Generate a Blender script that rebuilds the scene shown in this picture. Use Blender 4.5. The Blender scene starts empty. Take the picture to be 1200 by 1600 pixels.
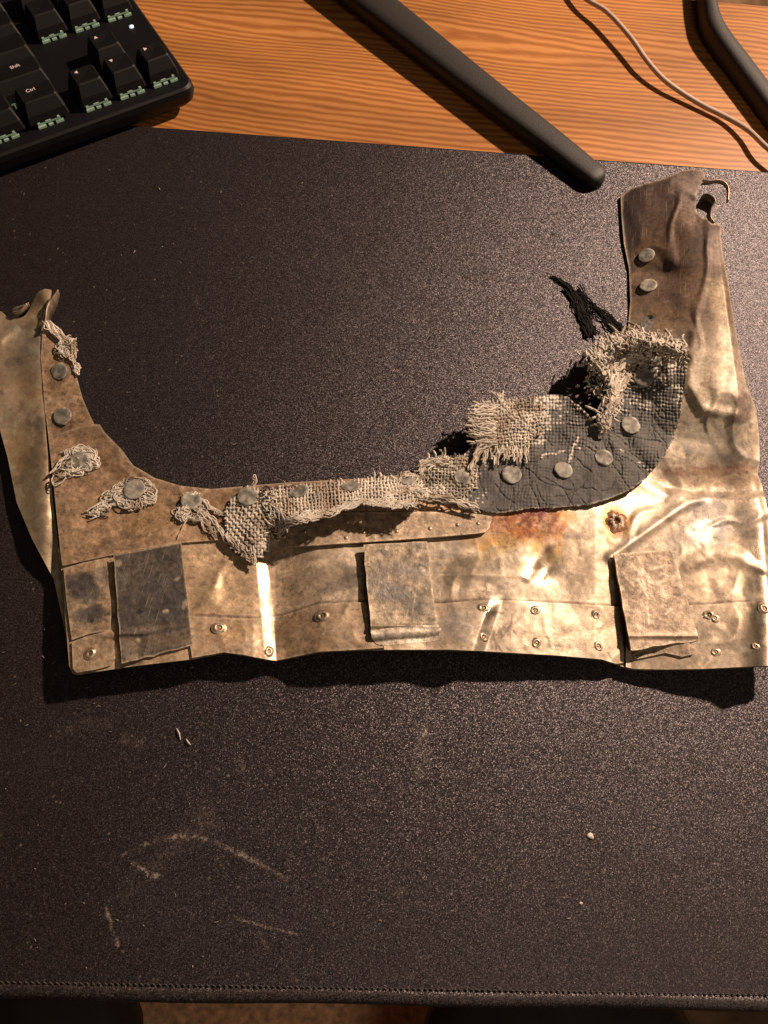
import bpy, math, random
import numpy as np
from mathutils import Vector, Matrix

random.seed(7)
rng = np.random.default_rng(11)
sc = bpy.context.scene

# ------------------------------------------------------------------ camera
CH = 0.342                      # camera height over the desk (m)
TILT, ROLL, FPX = math.radians(23.5), math.radians(10), 1287.0
cr, sr, ct, st = math.cos(ROLL), math.sin(ROLL), math.cos(TILT), math.sin(TILT)
MCAM = np.array([[1, 0, 0], [0, ct, -st], [0, st, ct]]) @ np.array([[cr, -sr, 0], [sr, cr, 0], [0, 0, 1]])
cam_d = bpy.data.cameras.new('camera')
cam = bpy.data.objects.new('camera', cam_d)
sc.collection.objects.link(cam)
sc.camera = cam
mw = Matrix([list(MCAM[0]) + [0], list(MCAM[1]) + [0], list(MCAM[2]) + [CH], [0, 0, 0, 1]])
cam.matrix_world = mw
cam_d.sensor_fit = 'HORIZONTAL'
cam_d.sensor_width = 36
cam_d.lens = 36 * FPX / 1200
cam_d.clip_start = 0.01
cam_d.clip_end = 50

# ------------------------------------------------------------------ world: a dim room, warm
w = bpy.data.worlds.new('World')
sc.world = w
w.use_nodes = True
bg = w.node_tree.nodes['Background']
bg.inputs['Color'].default_value = (0.85, 0.66, 0.48, 1)
bg.inputs['Strength'].default_value = 0.028

# ------------------------------------------------------------------ lamps: a warm desk lamp beyond the upper right, a dim room lamp
def lamp(name, loc, power, col, radius):
    d = bpy.data.lights.new(name, 'POINT')
    d.energy = power
    d.color = col
    d.shadow_soft_size = radius
    o = bpy.data.objects.new(name, d)
    o.location = loc
    sc.collection.objects.link(o)
    return o
lamp('desk_lamp_light', (0.72, 0.97, 0.85), 120.0, (1.0, 0.745, 0.565), 0.028)
ra = bpy.data.lights.new('room_light', 'AREA')
ra.shape = 'DISK'
ra.size = 0.5
ra.energy = 1.9
ra.color = (1.0, 0.80, 0.62)
ro = bpy.data.objects.new('room_light', ra)
ro.location = (0.55, -0.45, 0.95)
ro.rotation_euler = (Vector((0.1, 0.2, 0)) - Vector(ro.location)).to_track_quat('-Z', 'Y').to_euler()
sc.collection.objects.link(ro)

sc.view_settings.view_transform = 'Standard'
sc.view_settings.look = 'None'
sc.view_settings.exposure = 0.0
sc.view_settings.gamma = 1.0

# ------------------------------------------------------------------ helpers
def W(px, py, z):
    """point of the place seen at picture position (px,py) that lies at height z (m); arrays allowed"""
    px = np.asarray(px, float); py = np.asarray(py, float); z = np.asarray(z, float)
    d = np.stack([px - 600, -(py - 800), np.full_like(px, -FPX)], -1) @ MCAM.T
    k = (z - CH) / d[..., 2]
    return np.stack([d[..., 0] * k, d[..., 1] * k, CH + d[..., 2] * k], -1)

def _hash(ix, iy, seed):
    n = (ix.astype(np.int64) * 374761393 + iy.astype(np.int64) * 668265263 + seed * 1442695) & 0xffffffff
    n = ((n ^ (n >> 13)) * 1274126177) & 0xffffffff
    n = n ^ (n >> 16)
    return (n & 0xffff) / 65535.0

def vnoise(x, y, seed=0):
    ix = np.floor(x); iy = np.floor(y)
    fx = x - ix; fy = y - iy
    fx = fx * fx * (3 - 2 * fx); fy = fy * fy * (3 - 2 * fy)
    a = _hash(ix, iy, seed); b = _hash(ix + 1, iy, seed)
    c = _hash(ix, iy + 1, seed); d = _hash(ix + 1, iy + 1, seed)
    return (a * (1 - fx) + b * fx) * (1 - fy) + (c * (1 - fx) + d * fx) * fy

def fbm(x, y, scale, octv=4, seed=0):
    x = np.asarray(x, float) / scale; y = np.asarray(y, float) / scale
    s = 0; a = 0.5; t = 0
    for i in range(octv):
        s = s + a * vnoise(x + 17.3 * i, y - 9.1 * i, seed + i * 7)
        t += a; a *= 0.5
        x, y = (x * 0.8 - y * 0.6) * 2.03, (x * 0.6 + y * 0.8) * 2.03
    return s / t

def sstep(a, b, x):
    t = np.clip((np.asarray(x, float) - a) / (b - a), 0, 1)
    return t * t * (3 - 2 * t)

def dist_poly(poly, x, y):
    """signed distance (inside positive) and nearest point"""
    P = np.array(poly, float); Q = np.roll(P, -1, 0)
    x = np.ravel(x); y = np.ravel(y)
    best = np.full(x.shape, 1e18); nx = np.zeros_like(x); ny = np.zeros_like(x)
    ins = np.zeros(x.shape, bool)
    for (ax, ay), (bx, by) in zip(P, Q):
        dx, dy = bx - ax, by - ay
        L = dx * dx + dy * dy + 1e-12
        t = np.clip(((x - ax) * dx + (y - ay) * dy) / L, 0, 1)
        qx = ax + t * dx; qy = ay + t * dy
        d = (x - qx) ** 2 + (y - qy) ** 2
        m = d < best
        best[m] = d[m]; nx[m] = qx[m]; ny[m] = qy[m]
        c = ((ay > y) != (by > y))
        with np.errstate(divide='ignore', invalid='ignore'):
            xi = ax + (y - ay) * (bx - ax) / (by - ay if by != ay else 1e-9)
        ins ^= c & (x < xi)
    d = np.sqrt(best)
    return np.where(ins, d, -d), nx, ny

def dseg(x, y, pts):
    """distance to an open polyline"""
    best = np.full(np.shape(x), 1e18)
    for (ax, ay), (bx, by) in zip(pts[:-1], pts[1:]):
        dx, dy = bx - ax, by - ay
        t = np.clip(((x - ax) * dx + (y - ay) * dy) / (dx * dx + dy * dy), 0, 1)
        best = np.minimum(best, (x - ax - t * dx) ** 2 + (y - ay - t * dy) ** 2)
    return np.sqrt(best)

def smooth_poly(pts, n=6, closed=True):
    """Catmull-Rom resample"""
    P = [np.array(p, float) for p in pts]
    out = []
    N = len(P)
    rng_i = range(N) if closed else range(N - 1)
    for i in rng_i:
        if closed:
            p0, p1, p2, p3 = P[i - 1], P[i], P[(i + 1) % N], P[(i + 2) % N]
        else:
            p0, p1, p2, p3 = P[max(i - 1, 0)], P[i], P[i + 1], P[min(i + 2, N - 1)]
        for k in range(n):
            t = k / n
            out.append(0.5 * ((2 * p1) + (-p0 + p2) * t + (2 * p0 - 5 * p1 + 4 * p2 - p3) * t * t + (-p0 + 3 * p1 - 3 * p2 + p3) * t ** 3))
    if not closed:
        out.append(P[-1])
    return [tuple(o) for o in out]

def world_loc(o):
    v = Vector(o.location)
    while o.parent:
        o = o.parent
        v = v + Vector(o.location)
    return v

def mk(name, V, F, mat, parent=None, smooth=True, col=None, flat_from=None, origin=None):
    """one mesh object from world-space verts"""
    V = np.asarray(V, float)
    c = V.mean(0) if origin is None else np.array(origin, float)
    me = bpy.data.meshes.new(name)
    if isinstance(F, np.ndarray):
        nf, k = F.shape
        me.vertices.add(len(V)); me.vertices.foreach_set('co', (V - c).ravel())
        me.loops.add(nf * k); me.loops.foreach_set('vertex_index', F.ravel().astype(np.int32))
        me.polygons.add(nf); me.polygons.foreach_set('loop_start', (np.arange(nf) * k).astype(np.int32))
        me.polygons.foreach_set('loop_total', np.full(nf, k, np.int32))
        me.update(calc_edges=True)
    else:
        me.from_pydata([tuple(v) for v in (V - c)], [], F)
    if col is not None:
        a = me.color_attributes.new('Col', 'FLOAT_COLOR', 'POINT')
        cc = np.ones((len(V), 4)); cc[:, :col.shape[1]] = col
        a.data.foreach_set('color', cc.ravel())
    if smooth:
        sm = np.ones(len(me.polygons), bool)
        if flat_from is not None:
            sm[flat_from:] = False
        me.polygons.foreach_set('use_smooth', sm)
    me.materials.append(mat)
    me.validate()
    me.update()
    o = bpy.data.objects.new(name, me)
    sc.collection.objects.link(o)
    if parent:
        o.parent = parent
        o.location = Vector(c) - world_loc(parent)
    else:
        o.location = c
    return o

def thing(name, label, cat, loc, group=None):
    o = bpy.data.objects.new(name, None)
    o.empty_display_size = 0.02
    sc.collection.objects.link(o)
    o.location = loc
    o['label'] = label; o['category'] = cat
    if group: o['group'] = group
    return o

def tag(o, label, cat, group=None):
    o['label'] = label; o['category'] = cat
    if group: o['group'] = group
    return o

def sheet(name, poly, hfun, thick, mat, colf=None, parent=None, step=2.5, jag=0, bottom=None):
    """a plate of even thickness whose outline is poly and whose top follows hfun"""
    P = np.array(poly)
    x0, y0 = P.min(0) - 2 * step; x1, y1 = P.max(0) + 2 * step
    gx = np.arange(x0, x1, step); gy = np.arange(y0, y1, step)
    X, Y = np.meshgrid(gx, gy)
    nyy, nxx = X.shape
    cx = X[:-1, :-1] + step / 2; cy = Y[:-1, :-1] + step / 2
    dc, _, _ = dist_poly(poly, cx, cy)
    if jag:
        dc = dc + (fbm(cx.ravel(), cy.ravel(), 9, 3, 5) - 0.6) * jag
    keep = (dc > 0).reshape(cx.shape)
    dv, nx, ny = dist_poly(poly, X, Y)
    cnt = np.zeros(X.shape, int)
    cnt[:-1, :-1] += keep; cnt[1:, :-1] += keep; cnt[:-1, 1:] += keep; cnt[1:, 1:] += keep
    used = cnt > 0
    bnd = used & (cnt < 4)
    xs = X.ravel().copy(); ys = Y.ravel().copy()
    if not jag:
        m = bnd.ravel()
        xs[m] = nx[m]; ys[m] = ny[m]
    idx = -np.ones(X.size, int)
    u = used.ravel()
    idx[u] = np.arange(u.sum())
    idx = idx.reshape(X.shape)
    xs = xs[u]; ys = ys[u]
    z = hfun(xs, ys)
    top = W(xs, ys, z)
    n = len(xs)
    ii, jj = np.nonzero(keep)
    a = idx[ii, jj]; b = idx[ii, jj + 1]; c = idx[ii + 1, jj + 1]; d = idx[ii + 1, jj]
    F = np.stack([a, d, c, b], 1)
    bot = top.copy()
    bot[:, 2] -= thick
    if bottom is not None:
        bot[:, 2] = bottom
    FB = np.stack([a, b, c, d], 1) + n
    # side walls: edges used once
    e = np.concatenate([F[:, [0, 1]], F[:, [1, 2]], F[:, [2, 3]], F[:, [3, 0]]])
    key = np.sort(e, 1); kk = key[:, 0] * (n + 1) + key[:, 1]
    uq, inv, ct_ = np.unique(kk, return_inverse=True, return_counts=True)
    e = e[ct_[inv] == 1]
    bi, binv = np.unique(e.ravel(), return_inverse=True)
    be = binv.reshape(e.shape)
    nb = len(bi)
    V = np.concatenate([top, bot, top[bi], bot[bi]])
    S = np.stack([be[:, 1] + 2 * n, be[:, 0] + 2 * n, be[:, 0] + 2 * n + nb, be[:, 1] + 2 * n + nb], 1)
    col = None
    if colf is not None:
        ct2 = colf(xs, ys, np.maximum(dist_poly(poly, xs, ys)[0], 0))
        col = np.concatenate([ct2, ct2, ct2[bi], ct2[bi]])
    return mk(name, V, np.concatenate([F, FB, S]), mat, parent, True, col)

class Tubes:
    def __init__(s, sides=5):
        s.V = []; s.F = []; s.n = 0; s.sides = sides; s.C = []
    def add(s, pts, r, col=(1, 1, 1), taper=True):
        P = np.asarray(pts, float)
        m = len(P)
        if m < 2: return
        T = np.gradient(P, axis=0)
        T /= np.linalg.norm(T, axis=1, keepdims=True) + 1e-12
        up = np.array([0.13, 0.21, 0.97])
        A = np.cross(T, up); A /= np.linalg.norm(A, axis=1, keepdims=True) + 1e-9
        B = np.cross(T, A)
        k = s.sides
        rr = np.full(m, r) if np.isscalar(r) else np.asarray(r, float)
        if taper:
            rr = rr.copy(); rr[0] *= 0.45; rr[-1] *= 0.45
        ang = np.arange(k) * 2 * math.pi / k
        ring = P[:, None, :] + rr[:, None, None] * (np.cos(ang)[None, :, None] * A[:, None, :] + np.sin(ang)[None, :, None] * B[:, None, :])
        s.V.append(ring.reshape(-1, 3))
        c = np.asarray(col, float)
        s.C.append(np.repeat(c, k, 0) if c.ndim == 2 else np.tile(c, (m * k, 1)))
        i = np.arange(m - 1)[:, None] * k + np.arange(k)[None, :]
        j = np.arange(m - 1)[:, None] * k + (np.arange(k)[None, :] + 1) % k
        F = np.stack([i, i + k, j + k, j], -1).reshape(-1, 4) + s.n
        s.F.append(F)
        s.n += m * k
    def build(s, name, mat, parent=None):
        return mk(name, np.concatenate(s.V), np.concatenate(s.F), mat, parent, True, np.concatenate(s.C))

# ------------------------------------------------------------------ materials
def new_mat(name):
    m = bpy.data.materials.new(name)
    m.use_nodes = True
    nt = m.node_tree
    return m, nt, nt.nodes['Principled BSDF']

def N(nt, t, **kw):
    n = nt.nodes.new(t)
    for k, v in kw.items():
        if k in n.inputs: n.inputs[k].default_value = v
        else: setattr(n, k, v)
    return n

def ramp(nt, fac, stops):
    r = nt.nodes.new('ShaderNodeValToRGB')
    e = r.color_ramp.elements
    while len(e) < len(stops): e.new(0.5)
    for i, (p, c) in enumerate(stops):
        e[i].position = p
        e[i].color = (c, c, c, 1) if np.isscalar(c) else (*c, 1)
    nt.links.new(fac, r.inputs[0])
    return r

def mixc(nt, a, b, fac, mode='MIX'):
    m = nt.nodes.new('ShaderNodeMix')
    m.data_type = 'RGBA'; m.blend_type = mode
    for sk, v in ((m.inputs[0], fac), (m.inputs[6], a), (m.inputs[7], b)):
        if isinstance(v, bpy.types.NodeSocket): nt.links.new(v, sk)
        elif np.isscalar(v): sk.default_value = v
        else: sk.default_value = (*v, 1)
    return m.outputs[2]

def metal_mat(name, metallic, r0, r1, bump=0.25, pit=0.5, fleck=0.25, tone=0.75):
    m, nt, b = new_mat(name)
    geo = N(nt, 'ShaderNodeNewGeometry')
    at = N(nt, 'ShaderNodeVertexColor', layer_name='Col')
    n1 = N(nt, 'ShaderNodeTexNoise', Scale=420.0, Detail=6.0, Roughness=0.65)
    n2 = N(nt, 'ShaderNodeTexNoise', Scale=2200.0, Detail=3.0, Roughness=0.6)
    n3 = N(nt, 'ShaderNodeTexNoise', Scale=70.0, Detail=5.0, Roughness=0.6)
    mp = N(nt, 'ShaderNodeMapping')
    mp.inputs['Rotation'].default_value = (0, 0, 0.6)
    mp.inputs['Scale'].default_value = (2600, 90, 90)
    n4 = N(nt, 'ShaderNodeTexNoise', Scale=1.0, Detail=2.0)
    for n in (n1, n2, n3): nt.links.new(geo.outputs['Position'], n.inputs['Vector'])
    nt.links.new(geo.outputs['Position'], mp.inputs['Vector']); nt.links.new(mp.outputs[0], n4.inputs['Vector'])
    r = ramp(nt, n1.outputs[0], [(0.30, 0.5), (0.5, 1.0), (0.70, 1.3)])
    c = mixc(nt, at.outputs[0], r.outputs[0], tone, 'MULTIPLY')
    r2 = ramp(nt, n2.outputs[0], [(0.33, 0.55), (0.45, 1.0)])
    c = mixc(nt, c, r2.outputs[0], 0.45, 'MULTIPLY')
    n5 = N(nt, 'ShaderNodeTexNoise', Scale=520.0, Detail=8.0, Roughness=0.75)
    n6 = N(nt, 'ShaderNodeTexNoise', Scale=130.0, Detail=4.0, Roughness=0.6)
    nt.links.new(geo.outputs['Position'], n5.inputs['Vector']); nt.links.new(geo.outputs['Position'], n6.inputs['Vector'])
    rl = ramp(nt, n5.outputs[0], [(0.53, 0.0), (0.565, 1.0)]); rd_ = ramp(nt, n5.outputs[0], [(0.43, 1.0), (0.465, 0.0)])
    ml_ = ramp(nt, n6.outputs[0], [(0.42, 0.0), (0.62, 0.75)]); md_ = ramp(nt, n6.outputs[0], [(0.38, 0.8), (0.58, 0.1)])
    def mul_(a, b_):
        q = nt.nodes.new('ShaderNodeMath'); q.operation = 'MULTIPLY'; nt.links.new(a, q.inputs[0]); nt.links.new(b_, q.inputs[1]); return q.outputs[0]
    fa = nt.nodes.new('ShaderNodeMapRange'); fa.inputs[1].default_value = 0.35; fa.inputs[2].default_value = 1.0; fa.inputs[3].default_value = 1.0; fa.inputs[4].default_value = fleck
    nt.links.new(at.outputs['Alpha'], fa.inputs[0])
    lite = mixc(nt, c, (1.6, 1.62, 1.66), 1.0, 'MULTIPLY'); dark_ = mixc(nt, c, (0.42, 0.38, 0.36), 1.0, 'MULTIPLY')
    c = mixc(nt, c, lite, mul_(mul_(rl.outputs[0], ml_.outputs[0]), fa.outputs[0])); c = mixc(nt, c, dark_, mul_(mul_(rd_.outputs[0], md_.outputs[0]), fa.outputs[0]))
    r3 = ramp(nt, n4.outputs[0], [(0.62, 0.0), (0.72, 1.0)])
    sc_ = nt.nodes.new('ShaderNodeMath'); sc_.operation = 'MULTIPLY'; sc_.inputs[1].default_value = 0.22
    nt.links.new(r3.outputs[0], sc_.inputs[0])
    c = mixc(nt, c, (0.75, 0.62, 0.45), sc_.outputs[0])
    nt.links.new(c, b.inputs['Base Color'])
    mm = nt.nodes.new('ShaderNodeMath'); mm.operation = 'MULTIPLY'; mm.inputs[1].default_value = metallic
    nt.links.new(at.outputs['Alpha'], mm.inputs[0]); nt.links.new(mm.outputs[0], b.inputs['Metallic'])
    rr = nt.nodes.new('ShaderNodeMapRange')
    rr.inputs[1].default_value = 0.3; rr.inputs[2].default_value = 0.7
    rr.inputs[3].default_value = r0; rr.inputs[4].default_value = r1
    nt.links.new(n3.outputs[0], rr.inputs[0])
    ox = nt.nodes.new('ShaderNodeMapRange'); ox.inputs[3].default_value = 0.30; ox.inputs[4].default_value = 0.0; ox.clamp = False
    nt.links.new(at.outputs['Alpha'], ox.inputs[0])
    ra_ = nt.nodes.new('ShaderNodeMath'); ra_.operation = 'ADD'; nt.links.new(rr.outputs[0], ra_.inputs[0]); nt.links.new(ox.outputs[0], ra_.inputs[1])
    nt.links.new(ra_.outputs[0], b.inputs['Roughness'])
    bp = N(nt, 'ShaderNodeBump', Strength=bump, Distance=0.0006)
    ad = nt.nodes.new('ShaderNodeMath'); ad.operation = 'ADD'
    nt.links.new(n1.outputs[0], ad.inputs[0])
    ml = nt.nodes.new('ShaderNodeMath'); ml.operation = 'MULTIPLY'; ml.inputs[1].default_value = pit * 0.5
    nt.links.new(n2.outputs[0], ml.inputs[0]); nt.links.new(ml.outputs[0], ad.inputs[1])
    nt.links.new(ad.outputs[0], bp.inputs['Height']); nt.links.new(bp.outputs[0], b.inputs['Normal'])
    return m

M_metal = metal_mat('tarnished_metal', 0.62, 0.33, 0.46, 0.13, tone=0.5)
M_plate = metal_mat('brown_plate_metal', 0.35, 0.40, 0.55, 0.25, fleck=0.9)
M_flap = metal_mat('flap_metal', 0.35, 0.42, 0.58, 0.35, 0.7, fleck=0.9)
M_rivet = metal_mat('rivet_metal', 0.12, 0.55, 0.7, 0.2, 0.5)

def thread_mat(name, rough=0.9):
    m, nt, b = new_mat(name)
    at = N(nt, 'ShaderNodeVertexColor', layer_name='Col')
    geo = N(nt, 'ShaderNodeNewGeometry')
    n1 = N(nt, 'ShaderNodeTexNoise', Scale=1500.0, Detail=4.0, Roughness=0.7)
    nt.links.new(geo.outputs['Position'], n1.inputs['Vector'])
    r = ramp(nt, n1.outputs[0], [(0.3, 0.6), (0.65, 1.15)])
    nt.links.new(mixc(nt, at.outputs[0], r.outputs[0], 0.8, 'MULTIPLY'), b.inputs['Base Color'])
    b.inputs['Roughness'].default_value = rough
    b.inputs['Specular IOR Level'].default_value = 0.2
    bp = N(nt, 'ShaderNodeBump', Strength=0.6, Distance=0.0003)
    nt.links.new(n1.outputs[0], bp.inputs['Height']); nt.links.new(bp.outputs[0], b.inputs['Normal'])
    return m
M_thread = thread_mat('frayed_thread')
M_coat = thread_mat('rubber_coated_cloth', 0.62)
M_coat.node_tree.nodes['Principled BSDF'].inputs['Specular IOR Level'].default_value = 0.4

def plain(name, col, rough=0.5, metallic=0.0, spec=0.5, nscale=900.0, nstr=0.15, var=0.25):
    m, nt, b = new_mat(name)
    geo = N(nt, 'ShaderNodeNewGeometry')
    n1 = N(nt, 'ShaderNodeTexNoise', Scale=nscale, Detail=4.0)
    nt.links.new(geo.outputs['Position'], n1.inputs['Vector'])
    r = ramp(nt, n1.outputs[0], [(0.3, 1 - var), (0.7, 1 + var)])
    nt.links.new(mixc(nt, col, r.outputs[0], 1.0, 'MULTIPLY'), b.inputs['Base Color'])
    b.inputs['Roughness'].default_value = rough
    b.inputs['Metallic'].default_value = metallic
    b.inputs['Specular IOR Level'].default_value = spec
    bp = N(nt, 'ShaderNodeBump', Strength=nstr, Distance=0.0003)
    nt.links.new(n1.outputs[0], bp.inputs['Height']); nt.links.new(bp.outputs[0], b.inputs['Normal'])
    return m

# ------------------------------------------------------------------ desk, mat, floor, chair
Z_MAT = 0.004
A0 = W(200, 197, Z_MAT)[:2]; A1 = W(1200, 270, Z_MAT)[:2]
E1 = (A1 - A0) / np.linalg.norm(A1 - A0)            # along the desk
E2 = np.array([-E1[1], E1[0]])                      # towards the back of the desk
def D(u, v, z):                                     # desk frame: origin at the mat's back edge
    p = A0 + E1 * u + E2 * v
    return (p[0], p[1], z)
def todesk(px, py, z):
    p = W(px, py, z)[:2] - A0
    return float(p @ E1), float(p @ E2)
VB = todesk(600, 1545, Z_MAT)[1]                    # front stitch line of the mat
V_FRONT = VB - 0.0055
V_BACK = todesk(1165, 4, 0.0)[1]
DESK_ANG = math.atan2(E1[1], E1[0])

def wood_mat():
    m, nt, b = new_mat('oiled_pine')
    geo = N(nt, 'ShaderNodeNewGeometry')
    mp = N(nt, 'ShaderNodeMapping')
    mp.vector_type = 'TEXTURE'
    mp.inputs['Rotation'].default_value = (0, 0, DESK_ANG - 0.06)
    nt.links.new(geo.outputs['Position'], mp.inputs['Vector'])
    s1 = N(nt, 'ShaderNodeMapping'); s1.inputs['Scale'].default_value = (2.2, 8.5, 1)
    nt.links.new(mp.outputs[0], s1.inputs['Vector'])
    nz = N(nt, 'ShaderNodeTexNoise', Scale=1.0, Detail=2.0, Roughness=0.45, Distortion=0.35)
    nt.links.new(s1.outputs[0], nz.inputs['Vector'])
    s1b = N(nt, 'ShaderNodeMapping'); s1b.inputs['Scale'].default_value = (40, 160, 1)
    nt.links.new(mp.outputs[0], s1b.inputs['Vector'])
    nzb = N(nt, 'ShaderNodeTexNoise', Scale=1.0, Detail=3.0)
    nt.links.new(s1b.outputs[0], nzb.inputs['Vector'])
    sep = N(nt, 'ShaderNodeSeparateXYZ'); nt.links.new(mp.outputs[0], sep.inputs[0])
    def M(op, a, b_):
        n = nt.nodes.new('ShaderNodeMath'); n.operation = op
        for i, v in enumerate((a, b_)):
            if isinstance(v, bpy.types.NodeSocket): nt.links.new(v, n.inputs[i])
            else: n.inputs[i].default_value = v
        return n.outputs[0]
    t = M('ADD', M('MULTIPLY', sep.outputs[1], 1550.0), M('MULTIPLY', nz.outputs[0], 120.0))
    t = M('ADD', t, M('MULTIPLY', nzb.outputs[0], 5.5))
    wv = M('SINE', t, 0)
    wv = M('MULTIPLY', M('ADD', wv, 1.0), 0.5)
    s2 = N(nt, 'ShaderNodeMapping'); s2.inputs['Scale'].default_value = (60, 1800, 1)
    nt.links.new(mp.outputs[0], s2.inputs['Vector'])
    fi = N(nt, 'ShaderNodeTexNoise', Scale=1.0, Detail=3.0, Roughness=0.6)
    nt.links.new(s2.outputs[0], fi.inputs['Vector'])
    s3 = N(nt, 'ShaderNodeMapping'); s3.inputs['Scale'].default_value = (8, 30, 1)
    nt.links.new(mp.outputs[0], s3.inputs['Vector'])
    big = N(nt, 'ShaderNodeTexNoise', Scale=1.0, Detail=3.0)
    nt.links.new(s3.outputs[0], big.inputs['Vector'])
    g = ramp(nt, wv, [(0.0, (0.32, 0.118, 0.030)), (0.35, (0.40, 0.155, 0.041)), (0.75, (0.50, 0.212, 0.062)), (1.0, (0.53, 0.235, 0.072))])
    r1 = ramp(nt, fi.outputs[0], [(0.3, 0.72), (0.6, 1.05)])
    c = mixc(nt, g.outputs[0], r1.outputs[0], 0.6, 'MULTIPLY')
    r2 = ramp(nt, big.outputs[0], [(0.3, 0.66), (0.65, 1.1)])
    c = mixc(nt, c, r2.outputs[0], 0.9, 'MULTIPLY')
    nt.links.new(c, b.inputs['Base Color'])
    b.inputs['Roughness'].default_value = 0.42
    bp = N(nt, 'ShaderNodeBump', Strength=0.12, Distance=0.0004)
    nt.links.new(fi.outputs[0], bp.inputs['Height']); nt.links.new(bp.outputs[0], b.inputs['Normal'])
    return m

def mat_mat():
    m, nt, b = new_mat('glittering_black_mat')
    geo = N(nt, 'ShaderNodeNewGeometry')
    L = nt.links.new
    def noise(scale, det=2.0, rough=0.5):
        n = N(nt, 'ShaderNodeTexNoise', Scale=scale, Detail=det, Roughness=rough)
        L(geo.outputs['Position'], n.inputs['Vector'])
        return n
    big = noise(9.0, 4.0); med = noise(60.0, 5.0, 0.6); fine = noise(1500.0, 2.0, 0.6)
    base = mixc(nt, (0.0082, 0.0056, 0.0060), (0.0150, 0.0104, 0.0108), big.outputs[0])
    rf = ramp(nt, fine.outputs[0], [(0.35, 0.5), (0.7, 1.7)])
    base = mixc(nt, base, rf.outputs[0], 0.8, 'MULTIPLY')
    # dust specks
    vo = N(nt, 'ShaderNodeTexVoronoi', Scale=620.0)
    L(geo.outputs['Position'], vo.inputs['Vector'])
    sp = N(nt, 'ShaderNodeSeparateColor'); L(vo.outputs['Color'], sp.inputs[0])
    rs = ramp(nt, sp.outputs[0], [(0.955, 0.0), (0.99, 1.0)])
    rd = ramp(nt, vo.outputs['Distance'], [(0.15, 1.0), (0.42, 0.0)])
    mm = nt.nodes.new('ShaderNodeMath'); mm.operation = 'MULTIPLY'
    L(rs.outputs[0], mm.inputs[0]); L(rd.outputs[0], mm.inputs[1])
    rm = ramp(nt, med.outputs[0], [(0.3, 0.25), (0.7, 1.0)])
    mm2 = nt.nodes.new('ShaderNodeMath'); mm2.operation = 'MULTIPLY'
    L(mm.outputs[0], mm2.inputs[0]); L(rm.outputs[0], mm2.inputs[1])
    base = mixc(nt, base, (0.14, 0.115, 0.10), mm2.outputs[0])
    # scratches / scuffs come in as a colour attribute
    at = N(nt, 'ShaderNodeVertexColor', layer_name='Col')
    sa = N(nt, 'ShaderNodeSeparateColor'); L(at.outputs[0], sa.inputs[0])
    brk = ramp(nt, noise(900.0, 3.0, 0.7).outputs[0], [(0.44, 0.05), (0.58, 1.0)])
    m3 = nt.nodes.new('ShaderNodeMath'); m3.operation = 'MULTIPLY'
    L(sa.outputs[0], m3.inputs[0]); L(brk.outputs[0], m3.inputs[1])
    base = mixc(nt, base, (0.28, 0.225, 0.185), m3.outputs[0])
    L(base, b.inputs['Base Color'])
    # glitter: each tiny cell of the film leans its own way
    v2 = N(nt, 'ShaderNodeTexVoronoi', Scale=3700.0)
    L(geo.outputs['Position'], v2.inputs['Vector'])
    vm = nt.nodes.new('ShaderNodeVectorMath'); vm.operation = 'SUBTRACT'; vm.inputs[1].default_value = (0.5, 0.5, 0.5)
    L(v2.outputs['Color'], vm.inputs[0])
    vs = nt.nodes.new('ShaderNodeVectorMath'); vs.operation = 'MULTIPLY'; vs.inputs[1].default_value = (0.56, 0.56, 0.0)
    L(vm.outputs[0], vs.inputs[0])
    va = nt.nodes.new('ShaderNodeVectorMath'); va.operation = 'ADD'
    L(vs.outputs[0], va.inputs[0]); L(geo.outputs['Normal'], va.inputs[1])
    vn = nt.nodes.new('ShaderNodeVectorMath'); vn.operation = 'NORMALIZE'; L(va.outputs[0], vn.inputs[0])
    L(vn.outputs[0], b.inputs['Normal'])
    b.inputs['Roughness'].default_value = 0.44
    b.inputs['Specular IOR Level'].default_value = 0.82
    b.inputs['Specular Tint'].default_value = (0.95, 0.84, 0.88, 1)
    return m

M_wood = wood_mat()
M_mat = mat_mat()
M_edge = plain('mat_rubber_edge', (0.012, 0.010, 0.011), 0.6, nscale=1800, nstr=0.6, var=0.6)

def box_desk(name, u0, u1, v0, v1, z0, z1, mat, parent=None, bev=0.0):
    r = bev
    prof = [(v0 + r, z1), (v0, z1 - r), (v0, z0), (v1, z0), (v1, z1 - r), (v1 - r, z1)] if r else [(v0, z1), (v0, z0), (v1, z0), (v1, z1)]
    k = len(prof)
    V = [D(u, v, z) for u in (u0, u1) for v, z in prof]
    F = [[i, (i + 1) % k, (i + 1) % k + k, i + k] for i in range(k)]
    F += [list(range(k))[::-1], list(range(k, 2 * k))]
    return mk(name, V, F, mat, parent, smooth=False)

desk = thing('desk', 'oiled pine desk top with bold orange grain behind and under the black mat', 'desk', D(0.3, -0.2, -0.75))
box_desk('desk_top', -0.7, 0.9, V_FRONT + 0.004, V_BACK, -0.028, 0.0, M_wood, desk, 0.002)
M_leg = plain('desk_leg_metal', (0.03, 0.03, 0.03), 0.5)
for uu in (-0.62, 0.82):
    for vv in (V_FRONT + 0.05, V_BACK - 0.05):
        box_desk('leg', uu - 0.02, uu + 0.02, vv - 0.02, vv + 0.02, -0.75, -0.028, M_leg, desk)

fl = box_desk('floor', -2.0, 2.2, -2.2, 2.2, -0.80, -0.75, plain('brown_floor', (0.28, 0.17, 0.09), 0.8, nscale=30, var=0.4))
fl['kind'] = 'structure'

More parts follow.
